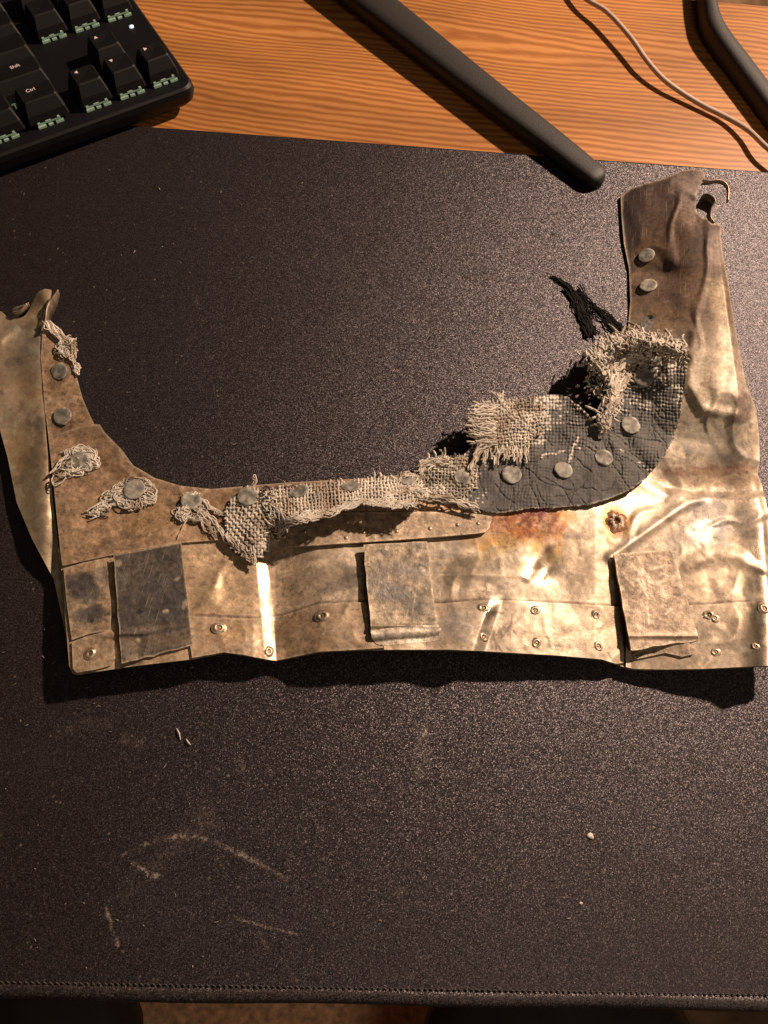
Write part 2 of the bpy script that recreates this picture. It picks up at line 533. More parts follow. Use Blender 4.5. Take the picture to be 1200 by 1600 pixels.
# the mat: a flat sheet with a rolled, stitched front hem
def build_mat():
    root = thing('desk_mat', 'large black glittering desk mat with stitched front hem and grey scuffs', 'desk mat', D(0.2, -0.2, 0.0))
    # surface, fine grid where the camera looks so scuffs can be laid on it
    step = 0.0016
    ua, ub = todesk(155, 1450, Z_MAT)[0], todesk(475, 1400, Z_MAT)[0]
    va, vb_ = todesk(180, 1495, Z_MAT)[1], todesk(300, 1270, Z_MAT)[1]
    us = np.concatenate([[-0.42], np.arange(-0.14, ua, step), np.arange(ua, ub, 0.00045), np.arange(ub, 0.36, step), [0.62]])
    vs = np.concatenate([np.arange(VB, va, step), np.arange(va, vb_, 0.00045), np.arange(vb_, 0.0, step), [0.0]])
    vs = np.concatenate([[VB], vs[1:]])
    U, V_ = np.meshgrid(us, vs)
    X = A0[0] + E1[0] * U + E2[0] * V_; Y = A0[1] + E1[1] * U + E2[1] * V_
    Z = np.full_like(X, Z_MAT)
    Z = Z + 0.00025 * (fbm(U * 1000, V_ * 1000, 60, 2, 3) - 0.5)
    VV = np.stack([X, Y, Z], -1).reshape(-1, 3)
    d = (VV - np.array([0, 0, CH])) @ MCAM
    px = 600 + FPX * d[:, 0] / -d[:, 2]; py = 800 - FPX * d[:, 1] / -d[:, 2]
    s = np.zeros(len(px))
    def mark(pts, wd, a, soft=0.5):
        nonlocal s
        dd = dseg(px, py, pts)
        s = np.maximum(s, a * np.clip(1.3 - dd / (wd * (0.5 + fbm(px, py, 14, 3, 18))), 0, 1) * 2.3 * np.clip(fbm(px, py, 11, 3, 17) * 2.2 - 0.55, 0.08, 1))
    arc = smooth_poly([(188, 1338), (235, 1316), (285, 1306), (320, 1312), (370, 1332), (420, 1358), (452, 1378)], 5, False)
    mark(arc, 4.0, 0.42); mark([(166, 1418), (175, 1450), (184, 1478)], 3.0, 0.6)
    mark([(370, 1436), (420, 1449), (465, 1460)], 2.2, 0.45); mark([(208, 1350), (236, 1366)], 4, 0.5)
    mark([(238, 1368), (246, 1370)], 5, 0.6); mark([(404, 1458), (420, 1484)], 4, 0.2)
    mark([(660, 1138), (660, 1150)], 8, 0.6); mark([(658, 1170), (658, 1185)], 8, 0.35)
    mark([(660, 1140), (657, 1205)], 12, 0.3); mark([(376, 1188), (378, 1200)], 7, 0.35)
    mark([(195, 1158), (220, 1160)], 10, 0.15); mark([(170, 1130), (90, 1140)], 12, 0.07)
    # broad hazy smears
    def blob(cx, cy, rx, ry, a, rot=0):
        nonlocal s
        c, s_ = math.cos(rot), math.sin(rot)
        dx, dy = px - cx, py - cy
        q = ((dx * c + dy * s_) / rx) ** 2 + ((-dx * s_ + dy * c) / ry) ** 2
        s = s + a * np.exp(-q) * (0.4 + fbm(px, py, 30, 3, 9))
    blob(320, 1280, 14, 22, 0.22); blob(260, 1335, 75, 14, 0.16, -0.75); blob(624, 1394, 6, 6, 0.4)
    blob(250, 1430, 90, 60, 0.05); blob(60, 1190, 60, 40, 0.03); blob(680, 676, 7, 6, 0.3); blob(308, 470, 3, 5, 0.5)
    col = np.zeros((len(px), 3)); col[:, 0] = np.clip(s, 0, 1)
    r, c = U.shape
    i = np.arange(r - 1)[:, None] * c + np.arange(c - 1)[None, :]
    F = np.stack([i, i + 1, i + c + 1, i + c], -1).reshape(-1, 4)
    mk('mat_surface', VV, F, M_mat, root, True, col)
    # core, back edge and hem
    box_desk('rubber_core', -0.42, 0.62, VB + 0.0003, -0.0002, 0.0003, Z_MAT - 0.0004, M_edge, root)
    prof = []
    for k in range(13):
        a = math.pi / 2 + k * math.pi / 12 * 1.0
        prof.append((VB - 0.0012 + 0.0032 * 1.35 * math.cos(a), 0.0014 + 0.0027 * math.sin(a)))
    prof = [(VB, Z_MAT - 0.0004)] + prof
    us2 = np.arange(-0.42, 0.62, 0.004)
    V = [D(u, v + 0.0003 * math.sin(u * 60), z) for u in us2 for v, z in prof]
    k = len(prof)
    F = [[i * k + j, i * k + j + 1, (i + 1) * k + j + 1, (i + 1) * k + j] for i in range(len(us2) - 1) for j in range(k - 1)]
    hc = np.zeros((len(V), 3)); hc[:, 0] = 0.10
    mk('front_hem', V, F, M_mat, root, True, hc)
    prof = [(0.0 + 0.0012 * math.sin(a), 0.0022 + 0.0019 * math.cos(a)) for a in np.linspace(0, math.pi, 8)]
    k = len(prof)
    V = [D(u, v, z) for u in us2 for v, z in prof]
    F = [[i * k + j, (i + 1) * k + j, (i + 1) * k + j + 1, i * k + j + 1] for i in range(len(us2) - 1) for j in range(k - 1)]
    mk('back_edge', V, F, M_edge, root)
    t = Tubes(5)
    u = -0.12
    while u < 0.34:
        z = Z_MAT + 0.0001
        t.add([D(u, VB + 0.0004, z - 0.0002), D(u + 0.0006, VB + 0.0002, z + 0.0004), D(u + 0.0013, VB - 0.0002, z + 0.0001)], 0.00028, (0.10, 0.085, 0.08))
        u += 0.0021
    o = t.build('hem_stitching', M_thread, root)
    o['kind'] = 'stuff'
build_mat()

def crumb(px, py, s, name, label, cat, col, seed):
    r = np.random.default_rng(seed)
    c = W(px, py, Z_MAT)
    V = []
    for i in range(4):
        for j in range(8):
            a = j * math.pi / 4; rr = s * (0.6 + 0.6 * r.random()) * math.sin((i + 0.7) * math.pi / 4.4)
            V.append((c[0] + rr * math.cos(a) * 1.3, c[1] + rr * math.sin(a), Z_MAT + 0.0001 + s * 0.35 * i / 2))
    F = [[i * 8 + j, i * 8 + (j + 1) % 8, i * 8 + 8 + (j + 1) % 8, i * 8 + 8 + j] for i in range(3) for j in range(8)] + [[24 + j for j in range(8)]]
    o = mk(name, V, F, plain(name + '_stuff', col, 0.8), None, True)
    tag(o, label, cat, 'crumbs on the mat')
crumb(922, 1306, 0.0013, 'crumb', 'pale crumb lying alone on the lower right of the black mat', 'crumb', (0.75, 0.65, 0.55), 1)
crumb(907, 1411, 0.0006, 'crumb', 'tiny pale crumb below the larger crumb on the black mat', 'crumb', (0.7, 0.6, 0.5), 2)
t = Tubes(5)
t.add([W(276, 1138, Z_MAT + .0006), W(280, 1146, Z_MAT + .001), W(282, 1156, Z_MAT + .0006)], 0.0004, (0.7, 0.6, 0.5))
t.add([W(291, 1155, Z_MAT + .0006), W(294, 1160, Z_MAT + .001), W(298, 1164, Z_MAT + .0006)], 0.0004, (0.7, 0.6, 0.5))
tag(t.build('lint', M_thread), 'two bits of white lint on the mat below the dark grey flap', 'lint')

t = Tubes(4)
g = np.random.default_rng(77)
for k in range(420):
    x0 = g.random() * 1200; y0 = 280 + g.random() * 1260
    an = g.random() * 6.28; L_ = (1.5 + 5 * g.random() ** 3); b_ = g.normal() * 0.6
    q = np.linspace(0, 1, 4)
    t.add(W(x0 + L_ * q * math.cos(an) + b_ * q * q * 2, y0 + L_ * q * math.sin(an) - b_ * q * q * 2, Z_MAT + 0.0003 + 0.0002 * g.random()), 0.00007 + 0.00012 * g.random() ** 2, np.array([0.62, 0.55, 0.48]) * (0.3 + 0.7 * g.random()))
o = t.build('dust', M_thread)
o['kind'] = 'stuff'; tag(o, 'pale dust and fibres scattered over the black mat', 'dust')

# ------------------------------------------------------------------ chair in front of the desk (a sliver in view)
def chair():
    root = thing('chair', 'chair in front of the desk, brown padded seat between black armrests', 'chair', D(0.16, VB - 0.3, -0.75))
    ms = plain('brown_upholstery', (0.75, 0.46, 0.26), 0.9, nscale=200, nstr=0.4, var=0.45)
    mb = plain('black_armrest', (0.02, 0.016, 0.014), 0.6, nscale=60)
    def pad(name, u0, u1, v0, v1, z0, z1, m, r):
        n = 10
        V = []; F = []
        for k in range(2 * n):
            a = k * math.pi / n
            def sg(v): return math.copysign(abs(v) ** 0.45, v)
            V.append((sg(math.cos(a)), sg(math.sin(a))))
        L = []
        for (zz, ins) in ((z0, r), (z0 + r, 0), (z1 - r, 0), (z1, r)):
            for x, y in V:
                L.append(D((u0 + u1) / 2 + x * ((u1 - u0) / 2 - ins), (v0 + v1) / 2 + y * ((v1 - v0) / 2 - ins), zz))
        K = 2 * n
        for l in range(3):
            for j in range(K):
                F.append([l * K + j, l * K + (j + 1) % K, (l + 1) * K + (j + 1) % K, (l + 1) * K + j])
        F.append(list(range(K))[::-1]); F.append([3 * K + j for j in range(K)])
        return mk(name, L, F, m, root)
    ul = todesk(250, 1590, -0.2)[0]; ur = todesk(640, 1590, -0.2)[0]
    pad('seat', ul - 0.06, ur + 0.06, VB - 0.45, VB + 0.06, -0.33, -0.25, ms, 0.02)
    pad('armrest', ul - 0.16, ul, VB - 0.35, VB + 0.0, -0.20, -0.16, mb, 0.012)
    pad('armrest', ur, ur + 0.16, VB - 0.35, VB + 0.0, -0.20, -0.16, mb, 0.012)
    box_desk('pedestal', (ul + ur) / 2 - 0.03, (ul + ur) / 2 + 0.03, VB - 0.25, VB - 0.19, -0.75, -0.33, mb, root)
chair()

# ------------------------------------------------------------------ monitor stand legs and cable
def bar(name, pts, widths, ztop, zbot, mat, parent):
    """rounded bar along picture points; widths in m; ztop per point"""
    P = [W(x, y, z) for (x, y), z in zip(pts, ztop)]
    P = np.array(smooth_poly(P, 8, False)); wd = np.interp(np.linspace(0, 1, len(P)), np.linspace(0, 1, len(widths)), widths)
    T = np.gradient(P, axis=0); T[:, 2] = 0; T /= np.linalg.norm(T, axis=1, keepdims=True)
    B = np.stack([-T[:, 1], T[:, 0], 0 * T[:, 0]], 1)
    prof = []
    for a in np.linspace(0, math.pi, 11):
        prof.append((math.copysign(abs(math.cos(a)) ** 0.6, math.cos(a)), math.sin(a) ** 0.7))
    V = []
    # rounded tip
    nP = len(P)
    tip = [(1, 0)]
    rings = [(P[i], T[i], B[i], wd[i], 1.0) for i in range(nP)]
    for k in range(1, 7):
        a = k / 6 * math.pi / 2
        rings.append((P[-1] + T[-1] * wd[-1] * 0.5 * math.sin(a), T[-1], B[-1], max(wd[-1] * math.cos(a), 1e-4), max(math.cos(a), 0.02) ** 0.5))
    for p, t_, b_, w_, hs in rings:
        zb = zbot
        for x, h in prof:
            q = p + b_ * x * w_ / 2
            V.append((q[0], q[1], zb + (p[2] - zb) * (0.35 + 0.65 * h) * hs if h > 0 else zb + 0.3 * (p[2] - zb) * hs))
        for x in (-1, 1):
            q = p + b_ * x * w_ / 2 * 0.92
            V.append((q[0], q[1], zb))
    k = 13
    F = []
    for i in range(len(rings) - 1):
        for j in range(k):
            F.append([i * k + j, i * k + (j + 1) % k, (i + 1) * k + (j + 1) % k, (i + 1) * k + j])
    F.append(list(range(k))); F.append([(len(rings) - 1) * k + j for j in range(k)][::-1])
    return mk(name, V, F, mat, parent)

M_stand = plain('stand_plastic', (0.020, 0.016, 0.014), 0.55, nscale=2500, nstr=0.5, var=0.35)
stand = thing('monitor_stand', 'black monitor stand with two long tapering legs across the wooden desk', 'monitor stand', D(0.22, 0.12, 0.0))
bar('leg', [(442, -120), (595, 0), (690, 75), (785, 150), (865, 212), (930, 264)], [0.0250, 0.0230, 0.0205, 0.0180, 0.0160, 0.0140], [0.0145, 0.014, 0.0135, 0.013, 0.0125, 0.012], 0.0045, M_stand, stand)
bar('leg', [(1108, -90), (1110, -40), (1114, 2), (1126, 38), (1165, 92), (1208, 150), (1290, 260)], [0.0095, 0.0095, 0.0100, 0.0125, 0.0135, 0.0135, 0.013], [0.015, 0.014, 0.0135, 0.013, 0.012, 0.0115, 0.011], 0.0005, M_stand, stand)

M_cable = plain('cable_sheath', (0.50, 0.36, 0.28), 0.45, nscale=300, nstr=0.05, var=0.12)
t = Tubes(10)
cp = smooth_poly([tuple(W(x, y, z)) for x, y, z in [(850, -90, 0.004), (905, -12, 0.006), (948, 18, 0.008), (985, 58, 0.008), (1012, 96, 0.007), (1042, 128, 0.005), (1090, 160, 0.003), (1135, 183, 0.003), (1170, 204, 0.005), (1200, 232, 0.007), (1250, 270, 0.007)]], 8, False)
t.add(cp, 0.00155, taper=False)
tag(t.build('cable', M_cable), 'thin pinkish beige cable curving across the wooden desk right of the long stand leg', 'cable')

# ------------------------------------------------------------------ keyboard
def keyboard():
    zp = 0.017
    K0 = W(155, 168, zp); K2 = W(262, 130, zp)
    eu = (K2 - K0)[:2]; eu = eu / np.linalg.norm(eu); ev = np.array([-eu[1], eu[0]])
    U = 0.0192
    O = K0[:2] - eu * U * 0.5            # left edge of left-arrow key, front line of the bottom row
    def K(u, v, z):
        p = O + eu * u + ev * v
        return (p[0], p[1], z)
    root = thing('keyboard', 'black mechanical keyboard with glowing switch housings at the upper left corner', 'keyboard', K(-0.15, 0.06, 0.004))
    mb = plain('keyboard_case', (0.0048, 0.0044, 0.0052), 0.5, spec=0.3, nscale=3000, nstr=0.2)
    mk_ = plain('keycap_plastic', (0.0042, 0.0036, 0.0038), 0.55, spec=0.3, nscale=3500, nstr=0.2)
    ml = plain('legend_print', (0.62, 0.50, 0.46), 0.6)
    ml.node_tree.nodes['Principled BSDF'].inputs['Emission Color'].default_value = (0.9, 0.65, 0.6, 1)
    ml.node_tree.nodes['Principled BSDF'].inputs['Emission Strength'].default_value = 0.18
    mg = plain('switch_housing', (0.22, 0.27, 0.20), 0.35, var=0.5)
    pb = mg.node_tree.nodes['Principled BSDF']
    pb.inputs['Emission Color'].default_value = (0.50, 0.66, 0.42, 1); pb.inputs['Emission Strength'].default_value = 0.16
    # case: outline with rounded front right corner
    ur = 3 * U + 0.0045; vf = -0.0085; vb = 6.8 * U; ul = -0.30
    r = 0.006
    out = [(ul, vf)]
    for a in np.linspace(-math.pi / 2, 0, 9): out.append((ur - r + r * math.cos(a), vf + r + r * math.sin(a)))
    for a in np.linspace(0, math.pi / 2, 9): out.append((ur - r + r * math.cos(a), vb - r + r * math.sin(a)))
    out.append((ul, vb))
    ctr = np.mean(out, 0)
    V = []
    lev = [(0.0048, 0.003), (0.008, 0.0008), (0.013, 0.0), (zp - 0.001, 0.0006), (zp, 0.0018)]
    for z, ins in lev:
        for (a, b_) in out:
            V.append(K(a - math.copysign(ins, a - ctr[0]), b_ - math.copysign(ins, b_ - ctr[1]), z))
    n = len(out)
    F = [[l * n + j, l * n + (j + 1) % n, (l + 1) * n + (j + 1) % n, (l + 1) * n + j] for l in range(len(lev) - 1) for j in range(n)]
    F.append(list(range(n))[::-1]); F.append([(len(lev) - 1) * n + j for j in range(n)])
    mk('case', V, F, mb, root, smooth=False)
    def keycap(u0, v0, wu):
        g = 0.0007
        x0, x1 = u0 * U + g, (u0 + wu) * U - g
        y0, y1 = v0 * U + g, (v0 + 1) * U - g
        zb, zt = zp + 0.0022, zp + 0.0118
        V = []
        lv = [(zb, 0, 0, 0), (zb + 0.004, 0.0008, 0.0014, 0.0005), (zt - 0.0006, 0.0023, 0.0046, 0.0012), (zt, 0.0029, 0.0054, 0.0018)]
        for z, sx, sf, sb in lv:
            a0, a1, b0, b1 = x0 + sx, x1 - sx, y0 + sf, y1 - sb
            c = 0.0009
            for (a, b_) in ((a0 + c, b0), (a1 - c, b0), (a1, b0 + c), (a1, b1 - c), (a1 - c, b1), (a0 + c, b1), (a0, b1 - c), (a0, b0 + c)):
                V.append(K(a, b_, z))
        F = [[l * 8 + j, l * 8 + (j + 1) % 8, (l + 1) * 8 + (j + 1) % 8, (l + 1) * 8 + j] for l in range(3) for j in range(8)]
        V.append(K((x0 + x1) / 2, (y0 + 0.0054 + y1 - 0.0018) / 2, zt - 0.0005))
        F += [[24 + j, 24 + (j + 1) % 8, 32] for j in range(8)]
        o = mk('keycap', V, F, mk_, root, smooth=False)
        # translucent switch housing peeping out under the front edge
        cx = (x0 + x1) / 2
        V = []; F = []
        def blk(a, b_, c, d, z0, z1):
            i = len(V)
            for z in (z0, z1):
                V.extend([K(a, c, z), K(b_, c, z), K(b_, d, z), K(a, d, z)])
            F.extend([[i, i + 1, i + 5, i + 4], [i + 1, i + 2, i + 6, i + 5], [i + 2, i + 3, i + 7, i + 6], [i + 3, i, i + 4, i + 7], [i + 4, i + 5, i + 6, i + 7]])
        yb = y0 - 0.0004
        w = 0.0068
        blk(cx - w, cx - w + 0.0042, yb - 0.0010, yb + 0.0002, zp, zp + 0.0012)
        blk(cx - 0.0012, cx + 0.0012, yb - 0.0010, yb + 0.0002, zp, zp + 0.0009)
        blk(cx + 0.0028, cx + w, yb - 0.0010, yb + 0.0002, zp, zp + 0.0012)
        blk(cx - w + 0.0005, cx + w - 0.001, yb + 0.0004, yb + 0.0008, zp + 0.0012, zp + 0.0020)
        blk(cx - 0.0022, cx + 0.0006, yb, yb + 0.0006, zp + 0.0020, zp + 0.0027)
        blk(cx + 0.0042, cx + 0.0054, yb - 0.0006, yb + 0.0006, zp + 0.0012, zp + 0.0032)
        blk(cx - w + 0.0003, cx - w + 0.0016, yb - 0.0003, yb + 0.0005, zp + 0.0012, zp + 0.0028)
        mk('switch_housing', V, F, mg, o, smooth=False)
        return o, (x0 + x1) / 2, (y0 + y1) / 2 + 0.0018, zt
    def tri(o, cx, cy, z, ang, s=0.0012):
        V = [K(cx + s * math.cos(ang + k * 2 * math.pi / 3), cy + s * math.sin(ang + k * 2 * math.pi / 3), zz) for zz in (z - 0.0001, z + 0.00012) for k in range(3)]
        mk('legend', V, [[3, 4, 5], [0, 1, 4, 3], [1, 2, 5, 4], [2, 0, 3, 5]], ml, o, smooth=False)
    def word(o, cx, cy, z, txt, size=0.0030):
        cu = bpy.data.curves.new('legend_text', 'FONT')
        cu.body = txt; cu.size = size; cu.extrude = 0.00006; cu.align_x = 'CENTER'; cu.resolution_u = 3
        tmp = bpy.data.objects.new('legend_tmp', cu)
        sc.collection.objects.link(tmp)
        bpy.context.view_layer.update()
        me = bpy.data.meshes.new_from_object(tmp.evaluated_get(bpy.context.evaluated_depsgraph_get()))
        bpy.data.objects.remove(tmp)
        V = [K(cx + v.co.x, cy + v.co.y, z + v.co.z) for v in me.vertices]
        F = [list(p.vertices) for p in me.polygons]
        bpy.data.meshes.remove(me)
        mk('legend', V, F, ml, o, smooth=False)
    for k, a in ((0, math.pi), (1, -math.pi / 2), (2, 0)):
        o, cx, cy, z = keycap(k, 0, 1); tri(o, cx - 0.003, cy + 0.003, z, a)
    o, cx, cy, z = keycap(1, 1, 1); tri(o, cx - 0.003, cy + 0.003, z, math.pi / 2)
    for v in (3, 4, 5.25):
        for k in range(3): keycap(k, v, 1)
    rows = {0: [1.25, 1.25, 1.25, 1.25], 1: [2.75, 1, 1, 1], 2: [2.25, 1, 1, 1], 3: [1.5, 1, 1, 1, 1], 4: [2, 1, 1, 1], 5.25: [1, 1, 1, 1, 1.2]}
    for v, ws in rows.items():
        u = -0.25
        for i, wu in enumerate(ws):
            u -= wu
            o, cx, cy, z = keycap(u, v, wu)
            if v == 0 and i == 0: word(o, cx - 0.002, cy + 0.001, z - 0.0002, 'Ctrl')
            if v == 1 and i == 0: word(o, cx + 0.012, cy + 0.001, z - 0.0002, 'Shift')
    # status light
    kx = W(205, 40, zp + 0.001)[:2] - O
    a, b_ = float(kx @ eu), float(kx @ ev)
    me_ = plain('status_light', (0.8, 0.85, 1.0), 0.4)
    q = me_.node_tree.nodes['Principled BSDF']
    q.inputs['Emission Color'].default_value = (0.62, 0.70, 1.0, 1); q.inputs['Emission Strength'].default_value = 0.8
    V = [K(a + 0.0013 * math.cos(k * math.pi / 6), b_ + 0.0010 * math.sin(k * math.pi / 6), z) for z in (zp - 0.0002, zp + 0.0008) for k in range(12)]
    F = [[j, (j + 1) % 12, 12 + (j + 1) % 12, 12 + j] for j in range(12)] + [[12 + j for j in range(12)]]
    mk('status_light', V, F, me_, root)
keyboard()

# ------------------------------------------------------------------ THE METAL PIECE
# height of the main sheet (m) over the desk at picture position
def crease(x, y, pts, width, side=0):
    return np.exp(-(dseg(x, y, pts) / width) ** 2)

def yin(x):
    return np.interp(x, [60, 150, 205, 280, 450, 640, 800, 900, 960, 1000, 1300], [500, 660, 725, 757, 752, 738, 715, 690, 620, 600, 600])

def hbase(x, y):
    x = np.asarray(x, float); y = np.asarray(y, float)
    hb = np.interp(x, [60, 110, 300, 395, 430, 500, 600, 700, 850, 930, 985, 1060, 1200, 1300], [12, 14, 15, 13.5, 11.0, 15, 16, 15, 13, 11, 7.5, 10, 17, 19])
    ht = np.interp(x, [60, 300, 640, 900, 1300], [8, 8, 8, 7.5, 7.5])
    s = np.clip((y - yin(x)) / (1035 - yin(x)), -0.2, 1.1)
    h = ht + (hb - ht) * s ** 1.3 if False else ht + (hb - ht) * np.sign(s) * np.abs(s) ** 1.3
    # fold at x ~ 405: sharp drop to the right then slow rise
    amp = sstep(800, 880, y)
    fx = x - (398 + 0.10 * (y - 850))
    h = h + amp * (-2.3 * np.clip(fx / 17., 0, 1) + 4.6 * sstep(26, 100 + 0.1 * (y - 850), fx) - 2.3 * sstep(110, 300, fx) - 0.8 * sstep(-150, -20, fx) * (1 - sstep(0, 17, fx)))
    # bump near x ~ 745 in the lower band
    amp = sstep(915, 960, y)
    fx = x - (762 - 0.35 * (y - 960))
    h = h + amp * (2.7 * sstep(-85, -8, fx) * (1 - np.clip((fx + 4) / 20., 0, 1)))
    # dent round (845,890)
    fx = (x - 845) * 0.80 + (y - 885) * 0.60
    fy = -(x - 845) * 0.60 + (y - 885) * 0.80
    h = h - 1.8 * np.exp(-(fy / 60) ** 2) * (sstep(-14, 16, fx) * (1 - sstep(40, 95, fx)))
    # diagonal ridge from the right flap's corner up to the right
    h = h + 0.9 * crease(x, y, [(955, 870), (1000, 838), (1060, 795), (1110, 770)], 8)
    h = h - 1.0 * np.exp(-((x - 1020) / 50.) ** 2 - ((y - 775) / 26.) ** 2) + 0.6 * sstep(24, -4, y - (870 - 0.72 * (x - 955))) * sstep(940, 990, x) * sstep(1120, 1060, x)
    # small pucker lower left panel
    h = h + 1.2 * np.exp(-((x - 330) / 16.) ** 2 - ((y - 930) / 16.) ** 2) + 0.9 * crease(x, y, [(365, 865), (345, 890), (335, 915)], 7)
    # right hand side: shallow dishes
    h = h + 0.7 * crease(x, y, [(1075, 885), (1120, 862), (1160, 872)], 12) - 0.9 * np.exp(-((x - 1130) / 50.) ** 2 - ((y - 820) / 26.) ** 2)
    # valley where the arm turns up
    vy = np.interp(x, [990, 1040, 1090, 1200], [735, 758, 768, 764])
    h = h - 3.2 * np.exp(-((y - vy) / np.where(y < vy, 34., 9.)) ** 2) * sstep(985, 1040, x)
    # the arm: ridge along its right hand side
    rx = np.interp(y, [260, 350, 440, 600, 740, 800, 950, 1100], [1105, 1118, 1130, 1152, 1170, 1186, 1198, 1200])
    lx = np.interp(y, [260, 330, 420, 500, 600], [975, 972, 984, 984, 970])
    a = 1 - sstep(600, 735, y)
    tt = np.clip((x - lx) / (rx - lx), 0, 1.4)
    arm = np.where(tt < 1, 4.6 + 17 * np.sin(tt * math.pi / 2) ** 1.15, 21.6 - 65 * (tt - 1))
    arm = arm - 2.0 * np.exp(-((y - 430) / 16.) ** 2) * np.exp(-((x - 1040) / 40.) ** 2) - 2.5 * np.exp(-((y - 690) / 20.) ** 2)
    arm = arm - 9.0 * np.minimum(np.abs(fbm(x, y * 0.7, 60, 2, 61) - 0.5), 0.10) * sstep(0.15, 0.45, tt) + 0.45 + 1.6 * np.exp(-(dseg(x, y, [(1085, 520), (1078, 600), (1100, 640), (1150, 650)]) / 9) ** 2) - 1.4 * np.exp(-((x - 1140) / 22.) ** 2 - ((y - 650) / 30.) ** 2)
    h = h * (1 - a) + arm * a
    # right rim ridge below the arm
    h = h + (1 - a) * sstep(600, 700, y) * (1.5 * sstep(-45, 0, x - rx) * (1 - 0.8 * sstep(0, 14, x - rx)) - 0.05 * np.clip(x - rx - 6, 0, 100))
    # general dents
    h = h - 1.3 * np.exp(-((x - 848) / 20.) ** 2 - ((y - 878) / 26.) ** 2)
    rd = np.abs(fbm(x, y, 85, 2, 21) - 0.5); rd2 = np.abs(fbm(x, y, 40, 2, 24) - 0.5)
    h = h + 1.3 * (fbm(x, y, 110, 1, 22) - 0.5) - 3.6 * np.minimum(rd, 0.12) - 0.6 * np.minimum(rd2, 0.12) + 0.42
    return np.maximum(h, 4.6) * 0.001

TAN = np.array([0.43, 0.325, 0.22]); BRN = np.array([0.335, 0.222, 0.136]); PALE = np.array([0.52, 0.435, 0.335])
GRY = np.array([0.135, 0.125, 0.115]); DGR = np.array([0.055, 0.052, 0.052])

def blobs(c, x, y, L, seed=40):
    for i, (cx, cy, rx, ry, rot, col, a) in enumerate(L):
        cs, sn = math.cos(rot), math.sin(rot)
        dx, dy = x - cx, y - cy
        q = np.sqrt(((dx * cs + dy * sn) / rx) ** 2 + ((-dx * sn + dy * cs) / ry) ** 2)
        n = fbm(x, y, max(8, min(rx, ry) * 0.7), 4, seed + i)
        m = (a * sstep(1.15, 0.55, q + (n - 0.5) * 1.3))[:, None]
        c = c * (1 - m) + np.array(col) * m
    return c

def basecol(x, y, a, b_, seed, sc_=60, contrast=1.6):
    n = np.clip((fbm(x, y, sc_, 5, seed) - 0.5) * contrast + 0.5, 0, 1)[:, None]
    c = a * (1 - n) + b_ * n
    n2 = fbm(x, y, 9, 3, seed + 3)[:, None]
    n3 = (sstep(0.56, 0.66, fbm(x, y, 22, 5, seed + 13)) * sstep(0.45, 0.6, fbm(x, y, 70, 2, seed + 14)))[:, None]
    n4 = (sstep(0.60, 0.68, fbm(x, y, 13, 4, seed + 23)))[:, None]
    c = c * (0.78 + 0.44 * n2)
    c = c * (1 - 0.35 * n3)
    return c * (1 - 0.4 * n4) + np.minimum(c * 1.7, 0.8) * 0.4 * n4

def edge_wear(c, d, wd=3.5, col=(0.62, 0.50, 0.36), a=0.55):
    m = (a * np.clip(1 - d / wd, 0, 1))[:, None]
    return c * (1 - m) + np.array(col) * m

def polish_glint(x, y):  # gloss of worn creases, plus highlight streaks painted in as pale colour
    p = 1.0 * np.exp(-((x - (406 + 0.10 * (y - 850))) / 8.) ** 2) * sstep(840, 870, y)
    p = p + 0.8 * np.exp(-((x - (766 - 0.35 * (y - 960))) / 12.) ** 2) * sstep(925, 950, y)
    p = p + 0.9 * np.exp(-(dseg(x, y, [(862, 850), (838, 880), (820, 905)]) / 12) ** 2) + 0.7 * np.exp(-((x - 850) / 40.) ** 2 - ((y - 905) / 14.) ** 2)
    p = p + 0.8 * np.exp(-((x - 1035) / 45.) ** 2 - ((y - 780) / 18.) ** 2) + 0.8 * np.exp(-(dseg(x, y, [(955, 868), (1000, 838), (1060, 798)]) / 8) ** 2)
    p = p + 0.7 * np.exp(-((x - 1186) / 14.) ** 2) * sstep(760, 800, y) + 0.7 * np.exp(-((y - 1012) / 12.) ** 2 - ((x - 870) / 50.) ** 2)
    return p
RUST = np.array([0.38, 0.125, 0.028]); YEL = np.array([0.60, 0.34, 0.055])
